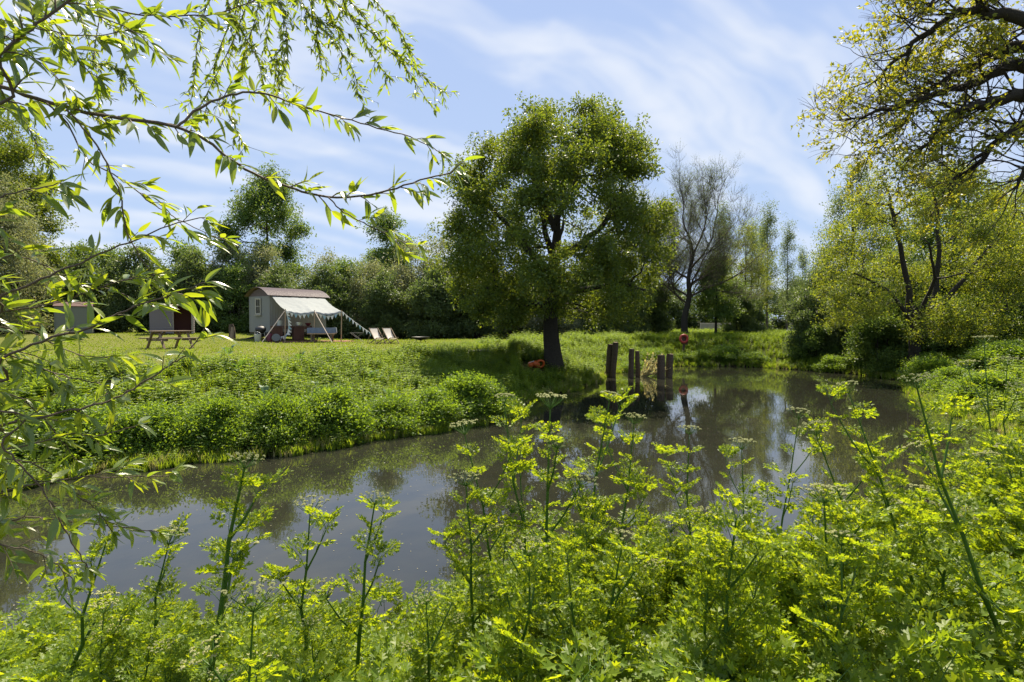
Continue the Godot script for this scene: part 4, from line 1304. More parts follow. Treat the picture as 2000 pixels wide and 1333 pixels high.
func odds():
	# carved stump
	var t := thing("wooden_stump", "upright split log standing on the lawn left of the hut", "log", on(-16.35, 33.2))
	var b := MB.new()
	b.tube([Vector3(0, -0.1, 0), Vector3(0.01, 0.3, 0), Vector3(-0.02, 0.62, 0), Vector3(-0.06, 0.84, 0)], [0.2, 0.18, 0.17, 0.11], 11)
	part("bark", b.done(M.post), t)
	var c := MB.new()
	c.tube([Vector3(0.05, 0.02, 0.12), Vector3(0.06, 0.66, 0.07)], [0.11, 0.10], 9)
	part("split_face", c.done(M.cut_wood), t)
	# fire bowl
	var f := thing("fire_bowl", "low black fire bowl on the lawn right of the deckchairs", "fire bowl", on(-4.95, 30.8))
	var fb := MB.new()
	fb.lathe([[0, 0.16], [0.22, 0.18], [0.4, 0.26], [0.48, 0.33], [0.5, 0.33], [0.42, 0.24], [0, 0.12]], 24)
	part("bowl", fb.done(M.iron), f)
	for k in 3:
		var a := TAU * k / 3 + 0.4
		var l := MB.new()
		l.tube([Vector3(cos(a) * 0.22, 0.2, sin(a) * 0.22), Vector3(cos(a) * 0.34, -0.02, sin(a) * 0.34)], [0.02, 0.02], 6)
		part("leg", l.done(M.iron), f)
	# folding wire stand beyond the awning
	var ws := thing("wire_stand", "thin wire stand on the lawn right of the awning", "stand", on(-9.0, 33.0))
	for s in [-1, 1]:
		var l := MB.new()
		l.tube([Vector3(-0.35 * s, 0, -0.15), Vector3(0.35 * s, 0.5, -0.15)], [0.01, 0.01], 5)
		l.tube([Vector3(-0.35 * s, 0, 0.15), Vector3(0.35 * s, 0.5, 0.15)], [0.01, 0.01], 5)
		part("leg", l.done(M.zinc), ws)
	var wr := MB.new()
	for z in [-0.15, 0.15]: wr.tube([Vector3(-0.36, 0.5, z), Vector3(0.36, 0.5, z)], [0.01, 0.01], 5)
	for x in [-0.35, 0.35]: wr.tube([Vector3(x, 0.51, -0.15), Vector3(x, 0.51, 0.15)], [0.01, 0.01], 5)
	part("top_frame", wr.done(M.zinc), ws)
	# orange buoyancy aid at the oak's foot
	var oa := Vector3(0.995, 1.260, -24.000)
	oa.y = ground(oa.x, oa.z) + 0.1
	var l := thing("orange_buoyancy_aid", "bright orange buoyancy aid lying at the foot of the oak", "buoyancy aid", oa, 0.2)
	var pad := MB.new()
	for q in [[-0.22, 0.12, 0.0, 0.4], [-0.02, 0.16, 0.06, -0.3], [0.08, 0.10, -0.08, 0.9]]:
		pad.lathe([[0, -0.17], [0.09, -0.16], [0.125, -0.1], [0.13, 0.06], [0.1, 0.15], [0, 0.17]], 14, Transform3D(Basis(Vector3.RIGHT, 1.1) * Basis(Vector3.UP, q[3]), Vector3(q[0], q[1], q[2])))
	part("padding", pad.done(M.orange), l)
	var lp := MB.new()
	lp.torus(Vector3(0.2, 0.16, 0.02), Basis(Vector3.RIGHT, deg_to_rad(24)), 0.16, 0.05, 20, 8)
	part("collar", lp.done(M.orange), l)
	var st := MB.new()
	st.tube([Vector3(-0.34, 0.2, 0.1), Vector3(-0.1, 0.29, 0.12), Vector3(0.08, 0.24, 0.13)], [0.02, 0.02, 0.02], 5)
	part("strap", st.done(M.flag_white), l)
	# lifebuoy on its post
	var la := on(10.95, 36.1)
	var lb := thing("lifebuoy_post", "brown wooden lifebuoy post on the far bank", "post", la)
	var pm := MB.new()
	pm.bar(Vector3(-0.12, -0.2, 0), Vector3(0.06, 1.25, 0), 0.13, 0.10, Vector3.BACK)
	part("post", pm.done(M.post), lb)
	var bd := MB.new()
	bd.box(Vector3(0.02, 1.02, 0.07), Vector3(0.42, 0.62, 0.03), Basis(Vector3.BACK, -0.1))
	part("back_board", bd.done(M.red_wood), lb)
	var ra := Vector3(10.876, 1.629, -35.950)
	var rg := thing("lifebuoy", "red lifebuoy ring hanging on the far bank post", "lifebuoy", ra)
	var rm := MB.new()
	rm.torus(Vector3.ZERO, Basis(), 0.225, 0.075, 28, 12)
	part("ring", rm.done(M.ring_red), rg)
	for k in 4:
		var a := TAU * k / 4 + 0.6
		var bs := Basis(Vector3.BACK, a)
		var bn := MB.new()
		bn.torus(bs * Vector3(0.225, 0, 0), bs * Basis(Vector3.RIGHT, Vector3.BACK, Vector3.DOWN), 0.078, 0.012, 14, 6)
		part("band", bn.done(M.red), rg)
	# pale blue blanket in the grass beside the oak
	var wa := on(-1.5, 25.2)
	var bl := thing("picnic_blanket", "crumpled pale lilac blanket in the long grass left of the oak", "blanket", wa)
	var bmx := MB.new()
	for i in 10:
		for j in 8:
			var q := []
			for e in [[0, 0], [1, 0], [1, 1], [0, 1]]:
				var x: float = -0.45 + (i + e[0]) * 0.09
				var z: float = -0.3 + (j + e[1]) * 0.075
				q.append(Vector3(x, 0.30 + wob.get_noise_2d(x * 9, z * 9) * 0.16, z))
			bmx.out_quad(q[0], q[1], q[2], q[3], Vector3.UP)
	part("sheet", bmx.done(M.lilac[0]), bl)

func posts_in_water():
	var q := [
		["leaning dark timber post in the pond, leftmost of six", Vector3(4.775, -0.077, -28.000), Vector3(4.880, 1.567, -28.000), 0.155], ["timber post leaning on its darker neighbour at the left of the row", Vector3(4.924, -0.023, -27.700), Vector3(5.064, 1.677, -27.700), 0.125],
		["tall dark post of the middle pair in the pond", Vector3(5.736, -0.019, -27.400), Vector3(5.776, 1.366, -27.400), 0.115], ["shorter brown post of the middle pair in the pond", Vector3(6.193, -0.017, -27.900), Vector3(6.159, 1.243, -27.900), 0.105],
		["thick dark post of the right pair in the pond", Vector3(7.090, -0.030, -27.000), Vector3(7.105, 1.092, -27.000), 0.165], ["pale brown post, rightmost of six in the pond", Vector3(7.590, -0.019, -27.400), Vector3(7.630, 1.119, -27.400), 0.15]]
	for i in q.size():
		var foot: Vector3 = q[i][1]
		var head: Vector3 = q[i][2]
		foot.y = 0
		var t := thing("mooring_post", q[i][0], "post", foot, 0.0, "timber posts in the pond")
		var b := MB.new()
		var pts := []
		var rad := []
		for k in 7:
			var f := k / 6.0
			pts.append((head - foot) * lerpf(-0.5, 1.0, f) + Vector3(rr(-1, 1), 0, rr(-1, 1)) * 0.012)
			rad.append(q[i][3] * 1.15 * rr(0.93, 1.07) * lerpf(1.0, 0.94, f))
		b.tube(pts, rad, 12, false)
		part("shaft", b.done(M.post), t)
		var c := MB.new()
		var u: Vector3 = (head - foot).normalized()
		var r: float = rad[6]
		var last := Vector3.ZERO
		for k in 12:
			var a0 := TAU * k / 12
			var a1 := TAU * (k + 1) / 12
			var e: Vector3 = pts[6]
			c.out_tri(e + u * 0.012, e + Vector3(cos(a0), 0, sin(a0)) * r, e + Vector3(cos(a1), 0, sin(a1)) * r, u)
		part("sawn_top", c.done(M.cut_wood if i % 2 else M.post), t)
	# pale straggly bush growing in the water between the posts
	var at := Vector3(6.321, -0.033, -27.800)
	at.y = 0
	var t := thing("pale_twiggy_bush", "pale straggly bush leaning over the water between the posts", "bush", at)
	var stems := MB.new()
	var leaves := [MB.new(), MB.new(), MB.new()]
	for k in 26:
		var d := Vector3(rr(0.1, 1.2), rr(0.35, 1.1), rr(-0.4, 0.4)).normalized()
		var ln := rr(0.8, 1.6)
		var pts := [Vector3(rr(-0.15, 0.15), -0.1, rr(-0.1, 0.1))]
		for j in 4:
			d = (d + any_dir() * 0.15).normalized()
			pts.append(pts[-1] + d * ln * 0.25)
			for e in 9:
				var p: Vector3 = pts[-2].lerp(pts[-1], rng.randf())
				leaves[rng.randi() % 3].leaf(p, (d + any_dir()).normalized(), any_dir(), 0.12, 0.05)
		stems.tube(pts, taper(5, 0.018, 0.006), 4, false)
	part("stems", stems.done(M.pale_twig), t)
	var am := ArrayMesh.new()
	for k in 3: leaves[k].into(am, M.pale_leaf[k])
	var fo := part("foliage", am, t)
	fo.set_meta("kind", "stuff")

# house and sheds glimpsed through the trees beyond the meadow
func far_house():
	var h := thing("brick_pier", "short brick pier glimpsed beyond the meadow beside the blue shelter", "pier", on(26.4, 53.4), -0.2)
	for i in 14:
		for k in 2:
			var b := MB.new()
			var bs := Basis(Vector3.UP, (i % 2) * PI / 2)
			b.box(bs * Vector3(0, 0.05 + i * 0.075, (k - 0.5) * 0.112), Vector3(0.215, 0.065, 0.102), bs, 0.004)
			part("brick", b.done(M.brick[(i + k) % 3]), h)
	var cp := MB.new()
	cp.box(Vector3(0, 1.12, 0), Vector3(0.3, 0.06, 0.3))
	part("coping", cp.done(M.mortar), h)
	var s := thing("blue_shelter", "small dark blue shelter at the far end of the meadow", "shelter", on(26.9, 53.0), 0.5)
	var sb := MB.new()
	for k in 2:
		var sg := -1.0 if k == 0 else 1.0
		sb.box(Vector3(sg * 0.55, 0.62, 0), Vector3(0.03, 1.5, 1.8), Basis(Vector3.BACK, sg * 0.75), 0.01)
	part("canopy", sb.done(M.blue_roof), s)
	for x in [-1, 1]:
		var p := MB.new()
		p.tube([Vector3(0, -0.05, x * 0.88), Vector3(0, 1.15, x * 0.88)], [0.025, 0.025], 6)
		part("pole", p.done(M.pole_wood), s)
	var wl := thing("pale_garden_wall", "low pale wall seen between poplar trunks beyond the meadow", "wall", on(24.0, 62.0), 0.1)
	for i in 9:
		var m := MB.new()
		m.box(Vector3(-3.2 + i * 0.8, 0.5, 0), Vector3(0.78, 1.0, 0.2), Basis(), 0.015)
		part("panel", m.done(M.hut_trim), wl)

# ---------------------------------------------------------------- bank vegetation
func grass_tuft(seed_: int, n: int, h: float, w: float, mats: Array) -> ArrayMesh:
	rng.seed = seed_
	var b := [MB.new(), MB.new(), MB.new()]
	for i in n:
		var a := rr(0, TAU)
		var out := Vector3(cos(a), 0, sin(a))
		var p := out * rr(0, h * 0.22)
		var hh := h * rr(0.55, 1.1)
		var lean := rr(0.1, 0.55)
		var side := Vector3(-out.z, 0, out.x) * w * 0.5
		var m := p + Vector3(0, hh * 0.55, 0) + out * hh * lean * 0.3
		var e := p + Vector3(0, hh, 0) + out * hh * lean
		var k: MB = b[rng.randi() % 3]
		k.quad(p - side, p + side, m + side * 0.8, m - side * 0.8)
		k.tri(m - side * 0.8, m + side * 0.8, e)
	var mesh := ArrayMesh.new()
	for k in 3: b[k].into(mesh, mats[k])
	return mesh

func herb(seed_: int, stems: int, h: float, ll: float, mats: Array) -> ArrayMesh:
	rng.seed = seed_
	var b := [MB.new(), MB.new(), MB.new()]
	for s in stems:
		var p := Vector3(rr(-1, 1), 0, rr(-1, 1)) * h * 0.45
		var d := Vector3(rr(-0.35, 0.35), 1, rr(-0.35, 0.35)).normalized()
		var hh := h * rr(0.6, 1.1)
		var nodes := 5
		b[0].tube([p, p + d * hh], [0.004, 0.002], 3, false)
		for k in nodes:
			var q := p + d * hh * (0.25 + 0.75 * k / (nodes - 1))
			var a := rr(0, TAU)
			var size := ll * lerpf(1.15, 0.6, k / float(nodes - 1))
			for e in 3:
				var az := a + TAU * e / 3
				var o := Vector3(cos(az), rr(0.0, 0.5), sin(az)).normalized()
				b[rng.randi() % 3 if k < 3 else 1 + rng.randi() % 2].leaf(q, o, (Vector3.UP + any_dir() * 0.35).normalized(), size * rr(0.8, 1.2), size * 0.5, 0.15)
	var mesh := ArrayMesh.new()
	for k in 3: b[k].into(mesh, mats[k])
	return mesh

func bank_plants():
	var gt := grass_tuft(601, 16, 0.42, 0.014, M.grass)
	var short := grass_tuft(602, 14, 0.06, 0.008, M.grass)
	var hb := herb(603, 6, 0.42, 0.095, M.herb)
	var hb2 := herb(604, 7, 0.48, 0.085, M.bush)
	var dry := grass_tuft(605, 14, 0.22, 0.010, [M.straw, M.straw, M.grass[2]])
	rng.seed = 610
	var g := []
	var hs := []
	var h2 := []
	var dr := []
	var lawn := []
	var tries := 0
	# x range, distance range, how many
	for zone in [[-13.0, 3.5, 8.0, 34.0, 20500], [-24.0, -13.0, 9.0, 27.0, 5200], [3.5, 12.0, 24.0, 41.0, 4200], [11.0, 30.0, 31.0, 56.0, 8500], [12.0, 27.0, 10.0, 33.0, 7500]]:
		for i in zone[4]:
			var x := rr(zone[0], zone[1])
			var d := rr(zone[2], zone[3])
			var s := off_shore(x, d)
			if s < 0.02: continue
			var patch := wob.get_noise_2d(x * 1.3, d * 1.3)
			var edge := (6.6 if x < 1.5 else 9.0) + patch * 1.2
			if x < 9 and s > edge: continue
			if absf(x - 0.95) < 0.6 and d > 22.4 and d < 24.5: continue
			var p := Vector3(x, height_at(x, d, s), -d)
			var sc := rr(0.7, 1.25) * lerpf(0.85, 1.15, clampf(0.5 + patch, 0, 1)) * (0.6 if (s > edge - 0.8 and x < 9) else 1.0)
			if s < 0.5: sc *= 0.75
			var tf := Transform3D(Basis(Vector3.UP, rr(0, TAU)).scaled(Vector3(sc, sc * rr(0.8, 1.2), sc)), p)
			var pick := rng.randf() + patch * 0.7
			if x > 10 and d > 30: pick -= 0.35
			if (s < 0.4 and rng.randf() < 0.35) or (rng.randf() < 0.55 and wob.get_noise_2d(x * 2.2 + 40, d * 2.2) > 0.36): dr.append(tf)
			elif pick < 0.18: g.append(tf)
			elif pick < 0.72: hs.append(tf)
			else: h2.append(tf)
	for i in 16000:
		var x := rr(-26, 9)
		var d := rr(17, 40)
		var s := off_shore(x, d)
		if s < 6.2: continue
		var sc := rr(0.6, 1.3)
		lawn.append(Transform3D(Basis(Vector3.UP, rr(0, TAU)).scaled(Vector3.ONE * sc), Vector3(x, height_at(x, d, s), -d)))
	for q in [["tall_grass", gt, g, "tall bright green grass growing along the pond banks"], ["leafy_herbs", hb, hs, "bright leafy herbs covering the banks"], ["darker_herbs", hb2, h2, "darker nettle like herbs in patches on the banks"], ["dry_grass", dry, dr, "straw and short grass along the waterline"], ["lawn_grass", short, lawn, "short mown grass of the camping lawn"]]:
		var o := many(q[0], q[1], q[2], self)
		tag(o, q[3], "grass", "", "stuff")
	# broad leaved docks among the herbs of the sunlit bank
	var dm := MB.new()
	rng.seed = 607
	for k in 15:
		var a := k * 2.4
		var pitch := rr(0.35, 1.1)
		var dv := Vector3(cos(a) * cos(pitch), sin(pitch), sin(a) * cos(pitch))
		var root := dv * 0.05
		var m1 := root + dv * rr(0.18, 0.3)
		var e1 := m1 + (dv + Vector3(0, -0.7, 0)).normalized() * rr(0.1, 0.18)
		var sd := dv.cross(Vector3.UP).normalized() * rr(0.045, 0.07)
		dm.out_tri(root, m1 - sd, m1 + sd, Vector3.UP)
		dm.out_tri(e1, m1 + sd, m1 - sd, Vector3.UP)
	var dock_mesh := dm.done(leafy(0.055, 0.100, 0.026, 0.06, 0.10, 0.010, 0.32, 0.5))
	var docks := [[-7.4, 15.4, "dock with broad leaves on the bank, nearest the willow"], [-6.6, 17.6, "dock with broad leaves high on the bank below the picnic table"], [-5.2, 15.0, "dock with broad leaves halfway up the bank below the hut"], [-4.2, 16.8, "dock with broad leaves just below the hut's awning"], [-3.3, 15.4, "dock with broad leaves low on the bank below the deckchairs"], [-2.6, 17.8, "dock with broad leaves below the fire bowl"], [-8.6, 17.2, "dock with broad leaves below the open shed"], [-6.0, 13.8, "dock with broad leaves just above the waterside bushes"]]
	for i in docks.size():
		var q: Array = docks[i]
		var dk := thing("dock_plant", q[2], "plant", on(q[0], q[1], 0.18), i * 1.3, "docks on the sunlit bank")
		dk.scale = Vector3.ONE * rr(0.9, 1.3)
		part("leaves", dock_mesh, dk).set_meta("kind", "stuff")
	# rounded bushes along the far waterline
	var leaf := clump(44, 0.20, 0.062, 0.034, [M.bush[0], M.bush[1], M.herb[1]], 611, 1.2, 1.1, [0.2, 0.55])
	var proto := {"h": 1.15, "r": 0.03, "n": 20, "br": 0.30, "cl": 34, "mesh": leaf, "fork": 0.05, "sub": 4, "trunks": 3, "hollow": 0.3, "bark": M.twig, "prof": [[0.08, 0.62], [0.4, 0.78], [0.75, 0.6], [1.0, 0.2]], "category": "bush"}
	var spots := [[-7.0, 11.0, 0.95, "leafy bush on the bank, nearest the willow's trailing leaves"], [-5.9, 11.45, 1.0, "second waterside bush along the bank from the willow"], [-4.9, 11.9, 0.9, "third waterside bush along the bank from the willow"], [-3.9, 12.6, 1.05, "largest waterside bush, above the strip of dry grass"], [-2.95, 13.6, 0.95, "waterside bush just beyond the strip of dry grass"], [-2.0, 14.3, 0.95, "second bush from the end of the sunlit bank"], [-1.15, 15.2, 1.1, "last bush at the end of the sunlit bank"], [-8.4, 10.6, 1.0, "bush on the bank behind the willow's lowest leaves"], [-4.4, 13.6, 0.8, "small bush behind the waterside bushes"], [-1.7, 16.2, 0.85, "bush at the edge of the oak's shadow"],
		[10.6, 35.3, 0.7, "bush on the far bank below the lifebuoy"], [11.9, 35.4, 0.9, "dark bush on the far bank, first right of the lifebuoy"], [13.3, 35.3, 1.15, "bush on the far bank, second right of the lifebuoy"], [14.8, 34.4, 1.05, "bush at the right end of the far bank's row"], [8.4, 33.9, 1.1, "bush on the far bank behind the pale posts"], [6.6, 30.4, 1.0, "bush on the bank behind the middle posts"],
		[17.2, 30.4, 1.0, "low bush by the water below the sprawling tree"], [18.7, 25.2, 1.1, "bush at the pond's far right corner"], [16.6, 22.4, 1.1, "bush on the right bank, far end"], [15.0, 19.3, 1.15, "bush on the right bank, middle"], [13.9, 16.6, 1.1, "bush on the right bank, near end"], [17.4, 20.0, 1.3, "bush higher up the right bank"], [16.2, 16.0, 1.3, "bush on the right bank's crest"], [19.4, 22.0, 1.2, "bush behind the right bank's crest"]]
	var first := tree("waterside_bush", spots[0][3], "bushes along the waterline", on(spots[0][0], spots[0][1], -0.1), proto.merged({"seed": 612}))
	first.scale = Vector3(1.15, 0.8, 1.0)
	var second := tree("waterside_bush", spots[1][3], "bushes along the waterline", on(spots[1][0], spots[1][1], -0.1), proto.merged({"seed": 613}))
	second.scale = Vector3(1.2, 0.85, 1.0)
	for i in range(2, spots.size()):
		var q: Array = spots[i]
		again([first, second][i % 2], on(q[0], q[1], -0.1), rr(0, TAU), Vector3(q[2] * rr(1.1, 1.4), q[2] * rr(0.7, 1.2) * (0.88 if q[1] < 20 and q[0] < 5 else 0.7), q[2] * 1.1), q[3], "bushes along the waterline")
	# dense fringe where the bank meets the water
	rng.seed = 615
	var fringe := []
	var reeds := []
	for i in 17000:
		var k := rng.randi_range(2, 24)
		var on_edge := shore[k].lerp(shore[k + 1], rng.randf())
		var x := on_edge.x + rr(-0.9, 0.9)
		var d := on_edge.y + rr(-0.9, 0.9)
		var s := off_shore(x, d)
		if s < -0.14 or s > 0.6: continue
		var p := Vector3(x, maxf(-0.02, height_at(x, d, s)), -d)
		var sc := rr(0.6, 1.3)
		var tf := Transform3D(Basis(Vector3.UP, rr(0, TAU)).scaled(Vector3(sc * 1.3, sc, sc * 1.3)), p)
		if rng.randf() < 0.25: fringe.append(tf)
		else: reeds.append(tf)
	tag(many("fringe_grass", dry, fringe, self), "straw coloured grass hanging over the water's edge", "grass", "", "stuff")
	tag(many("edge_grass", grass_tuft(606, 18, 0.19, 0.011, M.grass), reeds, self), "fresh green grass along the water's edge", "grass", "", "stuff")
	# specks of pollen and fallen petals on the water
	var sp := MB.new()
	for k in 5: sp.out_tri(Vector3.ZERO, Vector3(cos(k * TAU / 5), 0, sin(k * TAU / 5)) * 0.010, Vector3(cos((k + 1) * TAU / 5), 0, sin((k + 1) * TAU / 5)) * 0.010, Vector3.UP)
	var fl := []
	rng.seed = 620
	while fl.size() < 2000:
		var x := rr(-7, 10)
		var d := rr(5, 20)
		if off_shore(x, d) > -0.05: continue
		if rng.randf() > 0.35 + wob.get_noise_2d(x * 1.1 + 70, d * 1.1): continue
		fl.append(Transform3D(Basis(Vector3.UP, rr(0, TAU)).scaled(Vector3.ONE * rr(0.3, 0.9)), Vector3(x, 0.004, -d)))
	tag(many("floating_petals", sp.done(M.speck), fl, self), "pale specks of pollen and petals floating on the pond", "petals", "", "stuff")

# ---------------------------------------------------------------- willow in the foreground
func long_leaf(seed_: int, m: Material) -> ArrayMesh:
	# one unit long, along +z, upper side +y
	rng.seed = seed_
	var b := MB.new()
	var n := 7
	var bend := rr(0.0, 0.36)
	var twist := rr(-0.9, 0.9)
	var L := []
	var C := []
	var R := []
	for i in n + 1:
		var f := i / float(n)
		var w := 0.125 * pow(sin(PI * pow(f, 0.72)), 0.85) if i > 0 and i < n else 0.0
		var c := Vector3(sin(f * 2.0) * 0.04 * twist, -bend * f * f, f)
		var a := twist * f * 0.9
		var s := Vector3(cos(a), sin(a), 0)
		C.append(c)
		L.append(c - s * w + Vector3(0, w * 0.35, 0))
		R.append(c + s * w + Vector3(0, w * 0.35, 0))
	var first := 0
	for side in 2:
		var E: Array = L if side == 0 else R
		for i in n:
			if i == 0: b.out_tri(C[0], E[1], C[1], Vector3.UP)
			elif i == n - 1: b.out_tri(C[i], E[i], C[n], Vector3.UP)
			else: b.out_quad(C[i], E[i], E[i + 1], C[i + 1], Vector3.UP)
	return b.done(m)

